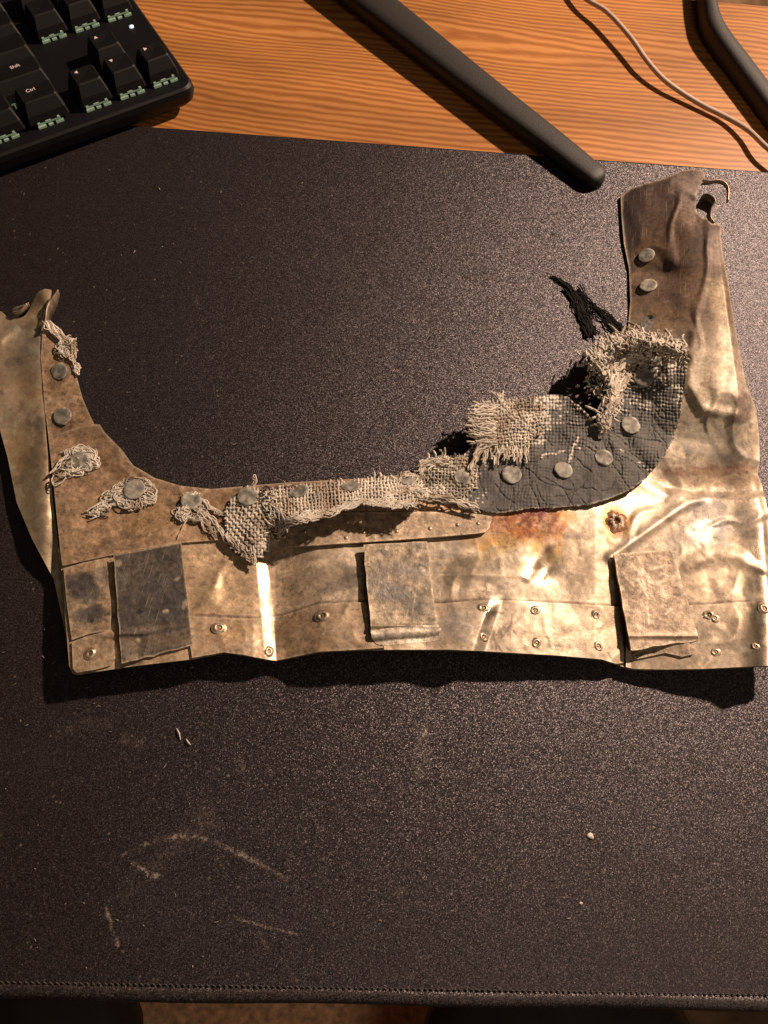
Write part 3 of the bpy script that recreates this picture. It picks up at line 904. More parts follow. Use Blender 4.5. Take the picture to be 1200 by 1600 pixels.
def col_main(x, y, d):
    c = basecol(x, y, TAN * 1.1, PALE, 3, 110, 0.8)
    left = sstep(560, 330, x)[:, None] * sstep(700, 800, y)[:, None]
    cb = basecol(x, y, BRN * 1.15, TAN * np.array([1.2, 1.1, 0.95]), 8, 40, 2.0)
    c = c * (1 - left * 0.8) + cb * left * 0.8
    arm = sstep(640, 430, y)[:, None]
    ca = basecol(x, y, np.array([0.085, 0.046, 0.032]), np.array([0.25, 0.155, 0.088]), 12, 50, 2.2)
    ca = ca * 0.72
    ca = ca * (1 - 0.35 * sstep(430, 330, y) * sstep(1100, 1060, x))[:, None]
    c = c * (1 - arm) + ca * arm
    c = blobs(c, x, y, [
        (850, 846, 34, 28, 0.5, YEL * 0.85, 0.8), (800, 840, 52, 18, -0.3, (0.45, 0.24, 0.045), 0.8), (835, 880, 26, 14, -0.8, (0.50, 0.32, 0.08), 0.6), (760, 838, 40, 16, -0.2, (0.33, 0.18, 0.06), 0.6), (815, 808, 60, 18, 0.1, RUST, 0.95), (862, 838, 16, 26, 0.2, (0.34, 0.13, 0.03), 0.9), (812, 830, 34, 12, 0.2, (0.42, 0.15, 0.03), 0.9), (842, 800, 34, 12, 0.1, (0.50, 0.24, 0.15), 0.8), (775, 820, 26, 12, 0.2, (0.36, 0.13, 0.03), 0.8), (878, 806, 22, 12, 0.3, (0.36, 0.16, 0.04), 0.8), (835, 800, 22, 10, 0, (0.20, 0.045, 0.03), 0.9), (770, 862, 40, 14, -0.5, (0.30, 0.21, 0.08), 0.5), (868, 815, 20, 16, 0.6, (0.42, 0.17, 0.04), 0.7),
        (964, 815, 27, 27, 0.2, (0.36, 0.17, 0.06), 0.7), (964, 815, 19, 19, 0.2, (0.27, 0.10, 0.035), 0.8), (955, 842, 10, 12, 0.2, (0.38, 0.2, 0.08), 0.6),
        (880, 900, 30, 14, 0.3, (0.20, 0.15, 0.11), 0.55), (500, 905, 40, 22, 0.1, (0.24, 0.18, 0.12), 0.5), (530, 915, 35, 12, -0.3, GRY, 0.5),
        (710, 900, 38, 40, -0.4, (0.20, 0.16, 0.11), 0.55), (700, 860, 40, 12, -0.3, GRY * 1.3, 0.4),
        (640, 975, 90, 60, 0.1, (0.27, 0.21, 0.15), 0.5), (905, 960, 40, 30, 0, (0.42, 0.33, 0.23), 0.4), (1130, 990, 60, 30, 0, (0.34, 0.27, 0.20), 0.5), (1100, 900, 34, 26, 0, (0.34, 0.26, 0.18), 0.5),
        (1110, 820, 40, 45, 0.2, (0.20, 0.18, 0.165), 0.8), (1150, 815, 50, 30, 0.0, (0.30, 0.26, 0.22), 0.6), (1060, 850, 30, 30, 0, (0.20, 0.18, 0.16), 0.5),
        (1140, 700, 34, 34, 0.3, (0.15, 0.12, 0.10), 0.7), (1160, 640, 16, 30, 0, (0.14, 0.09, 0.08), 0.7), (1078, 695, 12, 24, 0.1, (0.16, 0.14, 0.13), 0.75),
        (1110, 690, 40, 26, 0.6, (0.50, 0.42, 0.33), 0.7), (1105, 560, 24, 28, 0.2, (0.50, 0.40, 0.29), 0.55), (1100, 615, 16, 18, 0, (0.20, 0.13, 0.06), 0.5),
        (1120, 736, 110, 10, -0.05, (0.23, 0.12, 0.07), 0.75), (1130, 752, 90, 12, 0, (0.34, 0.23, 0.14), 0.7),
        (1040, 300, 80, 34, -0.1, (0.085, 0.052, 0.045), 0.75), (1075, 300, 28, 40, 0, (0.26, 0.19, 0.16), 0.7), (1030, 345, 40, 50, 0, (0.11, 0.068, 0.048), 0.6), (1070, 340, 18, 22, 0, (0.27, 0.18, 0.13), 0.5),
        (1010, 430, 30, 34, 0, (0.17, 0.11, 0.075), 0.5), (1075, 470, 16, 50, 0.1, (0.15, 0.085, 0.05), 0.5), (1120, 470, 16, 40, 0, (0.46, 0.36, 0.22), 0.45), (1125, 390, 20, 40, 0, (0.36, 0.25, 0.19), 0.5),
        (984, 350, 20, 85, 0.05, (0.04, 0.024, 0.02), 0.95), (1060, 400, 26, 60, 0.1, (0.12, 0.07, 0.045), 0.6), (1035, 500, 30, 26, 0.1, (0.28, 0.17, 0.085), 0.5), (1128, 560, 9, 60, 0.0, (0.52, 0.42, 0.29), 0.5), (1095, 690, 30, 18, 0.6, (0.55, 0.47, 0.37), 0.6),  # first blob paints shade into the arm's left edge
        (135, 905, 40, 30, 0.3, DGR * 1.6, 0.8), (150, 960, 34, 20, 0, DGR * 1.5, 0.7), (1118, 920, 6, 26, -0.35, (0.22, 0.15, 0.10), 0.8),
        (330, 925, 26, 20, 0, (0.56, 0.43, 0.26), 0.6), (362, 940, 40, 25, 0, (0.50, 0.36, 0.20), 0.5), (455, 930, 20, 60, 0, (0.25, 0.18, 0.11), 0.4),
    ])
    c = edge_wear(c, d, 3)
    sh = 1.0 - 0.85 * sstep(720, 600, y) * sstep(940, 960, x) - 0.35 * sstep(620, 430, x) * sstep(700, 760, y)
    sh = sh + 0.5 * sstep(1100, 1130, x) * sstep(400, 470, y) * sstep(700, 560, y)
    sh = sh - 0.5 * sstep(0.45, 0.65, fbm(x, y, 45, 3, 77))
    p = polish_glint(x, y); pp = np.clip(p, 0, 1)[:, None] * 0.6
    rz = np.exp(-((x - 820) / 62.) ** 2 - ((y - 818) / 24.) ** 2)
    k = (rz * sstep(0.50, 0.58, fbm(x, y, 7, 4, 311)) * 0.8)[:, None]
    c = c * (1 - k) + np.array([0.15, 0.035, 0.018]) * k
    k = (rz * sstep(0.56, 0.62, fbm(x, y, 9, 4, 312)) * 0.8)[:, None]
    c = c * (1 - k) + np.array([0.62, 0.36, 0.24]) * k
    g = np.random.default_rng(55); s = np.zeros(len(x)); s2 = np.zeros(len(x))
    for q in range(60):
        x0 = 620 + g.random() * 580; y0 = 780 + g.random() * 160; an = g.choice([0.1, -0.5, 1.2, 2.2]) + g.normal() * 0.3; L_ = 6 + 26 * g.random() ** 2
        v = np.clip(1.4 - dseg(x, y, [(x0, y0), (x0 + L_ * math.cos(an), y0 + L_ * math.sin(an))]) / 1.2, 0, 1) * (0.25 + 0.35 * g.random())
        if q % 2: s = np.maximum(s, v)
        else: s2 = np.maximum(s2, v)
    c = c * (1 - s[:, None]) + np.array([0.14, 0.09, 0.055]) * s[:, None]; c = c * (1 - s2[:, None]) + PALE * 1.4 * s2[:, None]
    sh = sh - 0.9 * np.exp(-((x - 820) / 60.) ** 2 - ((y - 818) / 26.) ** 2)
    sm = (0.65 * np.clip(1.5 - dseg(x, y, [(296, 960), (400, 965), (440, 961), (500, 941), (560, 939), (690, 941), (750, 936), (880, 941), (972, 946)]) / 2.0, 0, 1) + 0.65 * np.clip(1.5 - dseg(x, y, [(1040, 946), (1160, 939), (1226, 934)]) / 2.0, 0, 1))[:, None]
    c = c * (1 - sm) + np.array([0.10, 0.06, 0.035]) * sm
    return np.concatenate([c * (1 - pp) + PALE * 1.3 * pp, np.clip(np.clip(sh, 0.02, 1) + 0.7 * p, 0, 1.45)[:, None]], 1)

MAIN = [(95, 880), (90, 860), (150, 690), (160, 672), (190, 702), (208, 727), (242, 747), (282, 759), (330, 764), (450, 754), (560, 748), (640, 741), (720, 726), (820, 716), (900, 690), (945, 650), (968, 600), (980, 545),
        (982, 505), (985, 470), (983, 420), (975, 380), (971, 335), (970, 306), (985, 295), (1010, 287), (1040, 278), (1062, 267), (1080, 264), (1097, 266), (1102, 273), (1100, 282), (1092, 292), (1087, 310), (1087, 330), (1094, 337), (1100, 342), (1103, 338), (1106, 344), (1113, 350), (1120, 349), (1127, 352), (1126, 370),
        (1130, 400), (1138, 440), (1147, 500), (1156, 550), (1166, 600), (1182, 640), (1186, 680), (1187, 715), (1184, 742), (1190, 756), (1198, 790), (1212, 850), (1222, 930), (1232, 1040),
        (1200, 1041), (1100, 1046), (1010, 1047), (985, 1046), (962, 1038), (940, 1031), (870, 1025), (750, 1018), (700, 1016), (560, 1016), (500, 1019), (470, 1025), (432, 1033), (415, 1031), (380, 1024), (350, 1020), (300, 1030), (240, 1037), (200, 1042), (120, 1054), (113, 1052), (108, 1040)]

c0 = W(600, 900, 0.004)
BR = thing('torn_metal_panel', 'bent tarnished aluminium panel with riveted frayed canvas lying on the black mat', 'metal panel', c0)
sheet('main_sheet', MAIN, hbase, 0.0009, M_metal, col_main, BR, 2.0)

# left wing folded down beyond the corner
def hwing(x, y):
    h = 7.5 + 0.0 * x + 3.0 * np.exp(-((x - 62) / 26.) ** 2) + 2.2 * (fbm(x, y, 60, 2, 31) - 0.5)
    h = h + 3.0 * sstep(520, 455, y) * sstep(40, 75, x) + 1.3 * crease(x, y, [(0, 530), (30, 508), (60, 500)], 8) + 1.2 * sstep(60, -30, x)
    h = h - 3.5 * sstep(820, 1000, y)
    return h * 0.001
def col_wing(x, y, d):
    c = basecol(x, y, TAN * np.array([1.28, 1.14, 0.92]), PALE * 1.2, 14, 60, 1.7)
    c = blobs(c, x, y, [(22, 565, 14, 13, 0, GRY * 1.3, 0.75), (30, 700, 26, 40, 0, (0.50, 0.33, 0.15), 0.6), (20, 570, 40, 34, 0, (0.34, 0.27, 0.20), 0.5), (62, 760, 14, 120, 0, (0.20, 0.14, 0.09), 0.6),
                        (75, 860, 20, 60, 0.2, (0.20, 0.15, 0.10), 0.6), (50, 740, 16, 40, 0.2, (0.30, 0.27, 0.17), 0.5), (45, 800, 26, 50, 0.3, (0.45, 0.37, 0.25), 0.5)])
    return edge_wear(c, d, 3)
WING = [(-60, 520), (-30, 492), (2, 486), (8, 492), (14, 498), (28, 498), (38, 494), (46, 484), (52, 470), (60, 456), (70, 451), (80, 453), (79, 462), (73, 474), (66, 500), (62, 540), (66, 600), (72, 680), (80, 760), (92, 860), (101, 930), (108, 1000), (108, 1020), (96, 960), (84, 905), (50, 842), (26, 785), (12, 715), (0, 672), (-30, 640), (-60, 600)]
sheet('side_wing', WING, hwing, 0.0009, M_metal, col_wing, BR, 2.0)

# upper and corner plates
def lift(dz, f=hbase):
    return lambda x, y: f(x, y) + dz
def hup(x, y):
    h = 10.2 + 1.2 * (fbm(x, y, 70, 2, 51) - 0.5) - 2.2 * sstep(70, 150, x) * sstep(660, 560, y) + 2.0 * sstep(560, 470, y) * sstep(95, 66, x)
    return h * 0.001
def hcorner(x, y):
    k = sstep(640, 760, y)
    return hup(x, y) * (1 - k) + (hbase(x, y) + 0.0013) * k + 0.0009 * (1 - k)
def col_plate(x, y, d):
    c = basecol(x, y, BRN * 0.95, BRN * 1.45, 17, 70, 1.8)
    c = blobs(c, x, y, [(140, 690, 50, 26, 0.3, BRN * 0.6, 0.6), (250, 800, 60, 25, 0.1, (0.34, 0.22, 0.11), 0.5), (215, 822, 30, 14, 0, (0.42, 0.27, 0.12), 0.5), (120, 845, 30, 25, 0, (0.38, 0.27, 0.16), 0.5),
                        (190, 850, 60, 14, -0.2, (0.14, 0.095, 0.06), 0.5), (330, 800, 60, 30, 0, (0.26, 0.16, 0.09), 0.4), (90, 780, 10, 60, 0, (0.44, 0.33, 0.22), 0.4), (270, 790, 12, 10, 0, (0.12, 0.08, 0.05), 0.6), (92, 588, 20, 18, 0, (0.15, 0.095, 0.06), 0.7), (97, 660, 20, 18, 0, (0.15, 0.095, 0.06), 0.7), (122, 728, 34, 26, 0, (0.17, 0.11, 0.065), 0.6), (208, 775, 38, 26, 0, (0.18, 0.11, 0.065), 0.6), (298, 792, 32, 26, 0, (0.17, 0.11, 0.065), 0.6), (180, 735, 40, 12, 0.7, (0.20, 0.125, 0.07), 0.6), (100, 625, 30, 6, 0.0, (0.40, 0.31, 0.22), 0.5)])
    return edge_wear(c, d, 3.5)
UPPER = [(67, 505), (74, 512), (86, 533), (100, 548), (112, 566), (120, 590), (128, 620), (140, 648), (148, 664), (148, 676), (120, 680), (76, 684), (70, 640), (64, 560)]
sheet('upper_plate', UPPER, hup, 0.0008, M_plate, col_plate, BR, 2.0)
CORNER = [(75, 679), (98, 676), (120, 668), (147, 663), (156, 663), (165, 678), (184, 697), (193, 712), (208, 728), (242, 748), (282, 759), (330, 764), (380, 761), (450, 754), (520, 750), (560, 748), (640, 741), (700, 731), (720, 745), (720, 800), (640, 826), (560, 832), (436, 840),
          (420, 834), (390, 838), (350, 843), (283, 848), (230, 857), (170, 868), (97, 884), (90, 820), (82, 740)]
sheet('corner_plate', CORNER, hcorner, 0.0009, M_plate, col_plate, BR, 2.0)
def col_strip(x, y, d):
    c = basecol(x, y, TAN * 0.8, TAN, 23, 50, 1.6)
    c = blobs(c, x, y, [(560 + 37 * k - 110, 835 - 0.05 * (450 + 37 * k), 9, 7, 0, TAN * 1.4, 0.5) for k in range(9)])
    return edge_wear(c, d, 4, a=0.7)
STRIP = smooth_poly([(436, 806), (431, 822), (431, 836), (439, 849), (454, 854), (520, 850), (600, 845), (680, 839), (748, 833), (762, 828), (766, 818), (764, 806), (700, 800), (600, 800), (500, 802)], 3)
sheet('cover_strip', STRIP, lambda x, y: hcorner(x, y) * 0 + hbase(x, y) + 0.0024, 0.0011, M_plate, col_strip, BR, 1.8)

# riveted strap along the lower edge, in three lengths
def col_strap(x, y, d):
    c = basecol(x, y, TAN * 0.95, PALE, 29, 50, 1.5)
    left = sstep(700, 560, x)[:, None]
    c = c * (1 - left) + basecol(x, y, BRN * 1.1, TAN * 1.05, 33, 30, 2.2) * left
    c = blobs(c, x, y, [(365, 985, 30, 18, 0, (0.50, 0.33, 0.16), 0.5), (545, 990, 34, 20, 0, (0.50, 0.40, 0.30), 0.4), (715, 975, 26, 26, 0, (0.42, 0.37, 0.33), 0.6), (450, 985, 30, 30, 0, (0.22, 0.15, 0.09), 0.5)])
    # ink / scratch marks
    s = np.zeros(len(x))
    g = np.random.default_rng(5)
    for k in range(26):
        x0 = 768 + g.random() * 34; y0 = 976 + g.random() * 12
        s = np.maximum(s, 0.75 * np.clip(1.4 - dseg(x, y, [(x0, y0), (x0 + g.normal() * 4, y0 + 5 + g.random() * 5)]) / 1.5, 0, 1))
    for (a, b_) in (((762, 985), (784, 1018)), ((770, 985), (776, 1014)), ((800, 960), (797, 1000)), ((792, 1012), (800, 1018)), ((950, 1020), (956, 1030)), ((776, 957), (786, 958)), ((850, 994), (858, 997))):
        s = np.maximum(s, 0.65 * np.clip(1.4 - dseg(x, y, [a, b_]) / 1.6, 0, 1))
    for k in range(40):
        x0 = 815 + 3.6 * k; y0 = 990 - 0.075 * (x0 - 815) + g.normal() * 2.0
        s = np.maximum(s, 0.55 * g.random() * np.clip(1.4 - dseg(x, y, [(x0, y0), (x0 + 3, y0 + g.normal() * 1.5)]) / 1.5, 0, 1))
    for k in range(24):
        x0 = 700 + g.random() * 500; y0 = 945 + g.random() * 90; an = g.random() * 3
        s = np.maximum(s, 0.3 * np.clip(1.3 - dseg(x, y, [(x0, y0), (x0 + 14 * math.cos(an), y0 + 14 * math.sin(an))]) / 1.3, 0, 1))
    s = s[:, None]
    c = c * (1 - s) + np.array([0.13, 0.085, 0.05]) * s
    c = edge_wear(c, d, 3, a=0.6)
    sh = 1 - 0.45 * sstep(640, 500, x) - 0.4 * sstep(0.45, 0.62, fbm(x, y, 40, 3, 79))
    p = polish_glint(x, y); pp = np.clip(p, 0, 1)[:, None] * 0.5
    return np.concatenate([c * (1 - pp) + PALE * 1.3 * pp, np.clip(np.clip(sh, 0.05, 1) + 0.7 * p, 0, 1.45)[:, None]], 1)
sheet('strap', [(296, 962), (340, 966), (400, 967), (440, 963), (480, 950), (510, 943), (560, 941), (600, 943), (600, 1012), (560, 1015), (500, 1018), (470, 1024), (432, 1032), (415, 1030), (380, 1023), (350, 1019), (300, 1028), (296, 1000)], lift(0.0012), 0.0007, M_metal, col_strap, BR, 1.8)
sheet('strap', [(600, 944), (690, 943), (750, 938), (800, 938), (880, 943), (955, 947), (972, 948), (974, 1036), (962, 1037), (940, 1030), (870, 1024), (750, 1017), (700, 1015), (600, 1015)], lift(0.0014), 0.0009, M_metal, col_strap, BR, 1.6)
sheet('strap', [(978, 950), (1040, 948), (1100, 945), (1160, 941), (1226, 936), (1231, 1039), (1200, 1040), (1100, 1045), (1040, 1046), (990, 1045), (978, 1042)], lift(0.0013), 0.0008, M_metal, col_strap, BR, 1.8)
def col_low(x, y, d):
    c = basecol(x, y, BRN * 1.1, TAN, 35, 34, 2.2)
    c = blobs(c, x, y, [(130, 915, 34, 24, 0.3, DGR * 1.1, 0.9), (150, 958, 26, 18, 0, DGR * 1.1, 0.9), (160, 900, 16, 16, 0, GRY, 0.6), (125, 965, 14, 16, 0, GRY, 0.6)])
    return edge_wear(c, d, 3.5, a=0.6)
sheet('end_plate', [(99, 888), (130, 879), (169, 871), (172, 920), (174, 960), (172, 985), (140, 990), (112, 1000), (104, 940)], lift(0.0010), 0.0008, M_flap, col_low, BR, 1.8)
sheet('end_plate', [(112, 1003), (140, 993), (174, 984), (180, 992), (178, 1012), (180, 1028), (172, 1040), (150, 1046), (120, 1051), (114, 1045)], lift(0.0010), 0.0008, M_flap, col_low, BR, 1.8)

# the three flaps (each leans off the sheet, free at the bottom and left)
def flap(q, lifts, seed, colf, lip, thick=0.0011):
    """q: corners tl,tr,br,bl in picture; lifts: mm over sheet at these corners"""
    tl, tr, br, bl = [np.array(p, float) for p in q]
    n, m = 56, 80
    s, t_ = np.meshgrid(np.linspace(0, 1, n), np.linspace(0, 1, m))
    s = s.ravel(); t_ = t_.ravel()
    x = (tl[0] * (1 - s) + tr[0] * s) * (1 - t_) + (bl[0] * (1 - s) + br[0] * s) * t_
    y = (tl[1] * (1 - s) + tr[1] * s) * (1 - t_) + (bl[1] * (1 - s) + br[1] * s) * t_
    return x, y, s, t_, n, m
def build_flap(q, lifts, seed, colf, lip_mm, lip_at, corner=4, jagb=0.0, label=None):
    tl, tr, br, bl = q
    L = np.array(lifts, float)
    # uneven outline
    g = np.random.default_rng(seed)
    def side(a, b_, k, amp):
        a = np.array(a, float); b_ = np.array(b_, float); nn = np.array([-(b_ - a)[1], (b_ - a)[0]]); nn /= np.linalg.norm(nn)
        return [tuple(a + (b_ - a) * i / k + nn * (g.normal() * amp if 0 < i else 0)) for i in range(k)]
    P = side(tl, tr, 5, 0.4) + side(tr, br, 8, 0.5) + side(br, bl, 9, 0.8 + jagb) + side(bl, tl, 9, 0.7)
    def hf(x, y):
        # bilinear-ish parameters
        t_ = (y - (tl[1] + tr[1]) / 2) / ((bl[1] + br[1]) / 2 - (tl[1] + tr[1]) / 2)
        xl = tl[0] + (bl[0] - tl[0]) * t_; xr = tr[0] + (br[0] - tr[0]) * t_
        s = (x - xl) / (xr - xl)
        lf = (L[0] * (1 - s) + L[1] * s) * (1 - t_) + (L[3] * (1 - s) + L[2] * s) * t_
        xc = (xl + xr) / 2
        # plane-ish: sheet height blurred by sampling five places
        b0 = (hbase(xl * 0 + (tl[0] + bl[0]) / 2, y * 0 + (tl[1] + bl[1]) / 2) * (1 - s) + hbase(x * 0 + (tr[0] + br[0]) / 2, y * 0 + (tr[1] + br[1]) / 2) * s)
        h = b0 + lf * 0.001 + 0.0006 * (fbm(x, y, 40, 2, seed) - 0.5) + 0.00025 * (fbm(x, y, 12, 3, seed + 2) - 0.5)
        h = h - lip_mm * 0.001 * sstep(lip_at, lip_at + 0.05, t_) 
        h = h + 0.0004 * np.exp(-((t_ - lip_at) / 0.02) ** 2)
        return np.maximum(h, hbase(x, y) + 0.0014)
    o = sheet('flap', P, hf, 0.0011, M_flap, colf, BR, 1.5)
    if label: o['label'] = label
    return o, hf
def col_f1(x, y, d):
    c = basecol(x, y, np.array([0.085, 0.072, 0.060]), np.array([0.16, 0.13, 0.10]), 61, 45, 2.0)
    c = blobs(c, x, y, [(230, 950, 70, 60, 0, (0.062, 0.058, 0.058), 0.65), (245, 1003, 70, 26, -0.12, (0.22, 0.165, 0.115), 0.7), (215, 1030, 40, 9, -0.15, (0.27, 0.21, 0.14), 0.7), (185, 880, 6, 6, 0, PALE * 0.8, 0.8),
                        (258, 955, 6, 4, 0, PALE, 0.8), (218, 955, 7, 5, 0, (0.02, 0.02, 0.02), 0.9), (276, 905, 8, 4, -0.7, PALE * 0.7, 0.7), (288, 945, 4, 8, 0.3, PALE * 0.8, 0.7), (240, 988, 60, 4, -0.15, DGR, 0.6), (250, 1018, 50, 3, -0.2, DGR, 0.6), (215, 1000, 6, 3, 0, PALE, 0.6)])
    return edge_wear(c, d, 2.5, a=0.7)
def col_f2(x, y, d):
    c = basecol(x, y, np.array([0.17, 0.14, 0.10]), np.array([0.36, 0.28, 0.19]), 65, 24, 2.6)
    c = blobs(c, x, y, [(610, 925, 40, 18, 0, GRY, 0.7), (640, 890, 34, 14, 0, GRY * 1.1, 0.6), (650, 945, 28, 16, 0, GRY * 0.9, 0.6), (590, 895, 14, 20, 0, GRY, 0.5), (620, 975, 60, 6, 0, (0.26, 0.20, 0.14), 0.6),
                        (630, 995, 60, 8, 0, (0.48, 0.42, 0.34), 0.85), (590, 870, 12, 6, 0, PALE, 0.5), (622, 856, 5, 4, 0, PALE, 0.6), (605, 857, 5, 4, 0, PALE, 0.6), (660, 890, 6, 5, 0, PALE, 0.5), (578, 885, 5, 5, 0, PALE, 0.5), (635, 960, 50, 3, 0, (0.10, 0.07, 0.05), 0.5)])
    return edge_wear(c, d, 3, a=0.6)
def col_f3(x, y, d):
    c = basecol(x, y, np.array([0.34, 0.27, 0.19]), np.array([0.46, 0.37, 0.27]), 69, 40, 1.6)
    c = blobs(c, x, y, [(1018, 900, 16, 10, 0, (0.22, 0.16, 0.11), 0.5), (1058, 925, 12, 6, 0, (0.16, 0.11, 0.08), 0.6), (980, 930, 14, 6, 0, (0.2, 0.15, 0.1), 0.5), (1015, 978, 16, 5, 0.2, (0.18, 0.13, 0.09), 0.6), (1052, 868, 4, 4, 0, (0.05, 0.04, 0.03), 0.8), (975, 885, 10, 6, 0.5, (0.2, 0.15, 0.1), 0.5)])
    c = c * np.array([0.86, 0.80, 0.78])
    s = np.zeros(len(x))
    for (a, b_) in (((997, 905), (1014, 936)), ((1003, 905), (1010, 920)), ((1012, 950), (1014, 975)), ((1033, 895), (1045, 900)), ((1040, 960), (1048, 952)), ((1022, 888), (1036, 884))):
        s = np.maximum(s, 0.7 * np.clip(1.4 - dseg(x, y, [a, b_]) / 1.5, 0, 1))
    c = c * (1 - s[:, None]) + np.array([0.75, 0.62, 0.46]) * s[:, None]
    return edge_wear(c, d, 3.5, a=0.7)
build_flap([(177, 867), (283, 848), (301, 1008), (190, 1037)], [1.4, 1.4, 2.4, 5.0], 71, col_f1, 0.8, 0.80, jagb=0.8, label='charcoal grey flap at the left of the lower edge')
o2, h2 = build_flap([(568, 851), (667, 846), (684, 984), (580, 991)], [1.8, 1.6, 4.6, 6.2], 72, col_f2, 0.5, 0.93, label='mottled grey brown flap in the middle with a curled lip')
def hlip(x, y):
    t_ = np.clip((y - np.interp(x, [580, 684], [983, 977])) / 22., 0, 1)
    return np.maximum(h2(x, np.minimum(y, 984)) + 0.0012 * np.sin(t_ * math.pi * 0.9) - 0.0022 * t_ ** 2, hbase(x, y) + 0.0015)
def col_lip(x, y, d):
    return edge_wear(basecol(x, y, np.array([0.40, 0.34, 0.27]), np.array([0.56, 0.48, 0.38]), 91, 30, 1.2), d, 3, a=0.5)
sheet('curled_lip', [(579, 985), (610, 981), (650, 978), (683, 975), (690, 981), (686, 990), (687, 999), (672, 1003), (640, 1005), (600, 1009), (588, 1006), (581, 997)], hlip, 0.001, M_flap, col_lip, BR, 1.4)
# right flap: a flat box-like tab standing on a foot
o3, h3 = build_flap([(959, 866), (1050, 858), (1092, 1000), (986, 1016)], [3.6, 3.4, 4.0, 6.5], 73, col_f3, 0.6, 0.90, label='clean tan flap at the right with a thick folded edge')
def f3wall(pts, z1f, dz, name='flap_edge'):
    A = np.array(pts, float)
    x = A[:, 0]; y = A[:, 1]
    n = len(x)
    z = h3(x, y) - 0.0006
    T = W(x, y, z)
    Bt = T.copy(); Bt[:, 2] = hbase(x, y) + 0.0002
    th = np.array([0.0, 0.0, 0.0])
    V = np.concatenate([T, Bt, T + [0.0006, 0.0010, 0], Bt + [0.0006, 0.0010, 0]])
    F = []
    for i in range(n - 1):
        F += [[i, i + 1, n + i + 1, n + i], [2 * n + i, 3 * n + i, 3 * n + i + 1, 2 * n + i + 1], [i, 2 * n + i, 2 * n + i + 1, i + 1], [n + i, n + i + 1, 3 * n + i + 1, 3 * n + i]]
    F += [[0, n, 3 * n, 2 * n], [n - 1, 3 * n - 1, 4 * n - 1, 2 * n - 1]]
    c = np.tile(TAN * 0.9, (len(V), 1))
    return mk(name, V, F, M_flap, BR, False, c)
f3wall([(988, 1013), (1020, 1009), (1060, 1003), (1090, 997)], None, 0)
sheet('flap_foot', [(1010, 1012), (1074, 1002), (1088, 1016), (1084, 1022), (1066, 1026), (1040, 1020), (1012, 1026), (992, 1030), (988, 1022)], lift(0.0022), 0.0009, M_flap, col_f3, BR, 1.5)

# ------------------------------------------------------------------ rivets
def normal_at(hf, x, y):
    e = 6.0
    p = W(x, y, float(hf(np.array([x]), np.array([y]))[0]))
    px_ = W(x + e, y, float(hf(np.array([x + e]), np.array([y]))[0])); py_ = W(x, y + e, float(hf(np.array([x]), np.array([y + e]))[0]))
    n = np.cross(py_ - p, px_ - p); n /= np.linalg.norm(n)
    if n[2] < 0: n = -n
    return p, n

def disc_mesh(r, h, seed, chip=0.0):
    g = np.random.default_rng(seed)
    prof = [(0.0, h * 1.02), (0.35, h * 1.06), (0.7, h * 1.02), (0.9, h * 1.0), (0.98, h * 0.8), (1.0, h * 0.5), (0.98, h * 0.15), (0.5, 0.0), (0.45, -0.0016)]
    K = 28
    V = [(0, 0, prof[0][1])]; C = []
    dn = g.normal(size=4)
    wob = 1 + 0.03 * np.sin(np.arange(K) * 2 * math.pi / K * 2 + g.random() * 6) + 0.02 * g.normal(size=K)
    if chip: wob = wob - chip * np.exp(-((np.arange(K) - 8) / 2.5) ** 2)
    for rr, z in prof[1:]:
        for k in range(K):
            a = k * 2 * math.pi / K
            q = rr * r * wob[k]
            V.append((q * math.cos(a), q * math.sin(a), z + (0.00012 * dn[0] * math.sin(q / r * 3 * math.cos(a) + dn[1]) + 0.00012 * dn[2] * math.cos(q / r * 3.5 * math.sin(a) + dn[3]) if rr < 0.95 else 0)))
    F = [[0, 1 + k, 1 + (k + 1) % K] for k in range(K)]
    for l in range(len(prof) - 2):
        for k in range(K):
            F.append([1 + l * K + k, 1 + (l + 1) * K + k, 1 + (l + 1) * K + (k + 1) % K, 1 + l * K + (k + 1) % K])
    V = np.array(V)
    me = bpy.data.meshes.new('disc_rivet')
    me.from_pydata([tuple(v) for v in V], [], F)
    a = me.color_attributes.new('Col', 'FLOAT_COLOR', 'POINT')
    n = np.clip((fbm(V[:, 0] * 1e5 + seed * 100, V[:, 1] * 1e5, 160, 3, seed) - 0.5) * 2.6 + 0.5, 0, 1)[:, None]
    c = np.array([0.15, 0.138, 0.118]) * (1 - n) + np.array([0.37, 0.34, 0.28]) * n
    rad = np.hypot(V[:, 0], V[:, 1])[:, None] / r
    c = c * (1 + 0.25 * (rad > 0.86))
    cc = np.ones((len(V), 4)); cc[:, :3] = c
    a.data.foreach_set('color', cc.ravel())
    me.polygons.foreach_set('use_smooth', np.ones(len(me.polygons), bool))
    me.materials.append(M_rivet)
    me.update()
    return me
DM = [disc_mesh(1.0 * 0.0043, 0.0006, s, 0.0) for s in (1, 2, 3, 5, 6, 7, 9)]
HEART = disc_mesh(0.0040, 0.0006, 4, 0.35)

def place(me, name, p, n, spin, scale=1.0, off=0.0):
    o = bpy.data.objects.new(name, me)
    sc.collection.objects.link(o)
    q = Vector(n).to_track_quat('Z', 'Y')
    o.rotation_mode = 'QUATERNION'
    from mathutils import Quaternion
    o.rotation_quaternion = q @ Quaternion((0, 0, 1), spin)
    o.scale = (scale, scale, scale) if np.isscalar(scale) else scale
    o.parent = BR
    o.location = Vector(p + n * off) - Vector(BR.location)
    return o

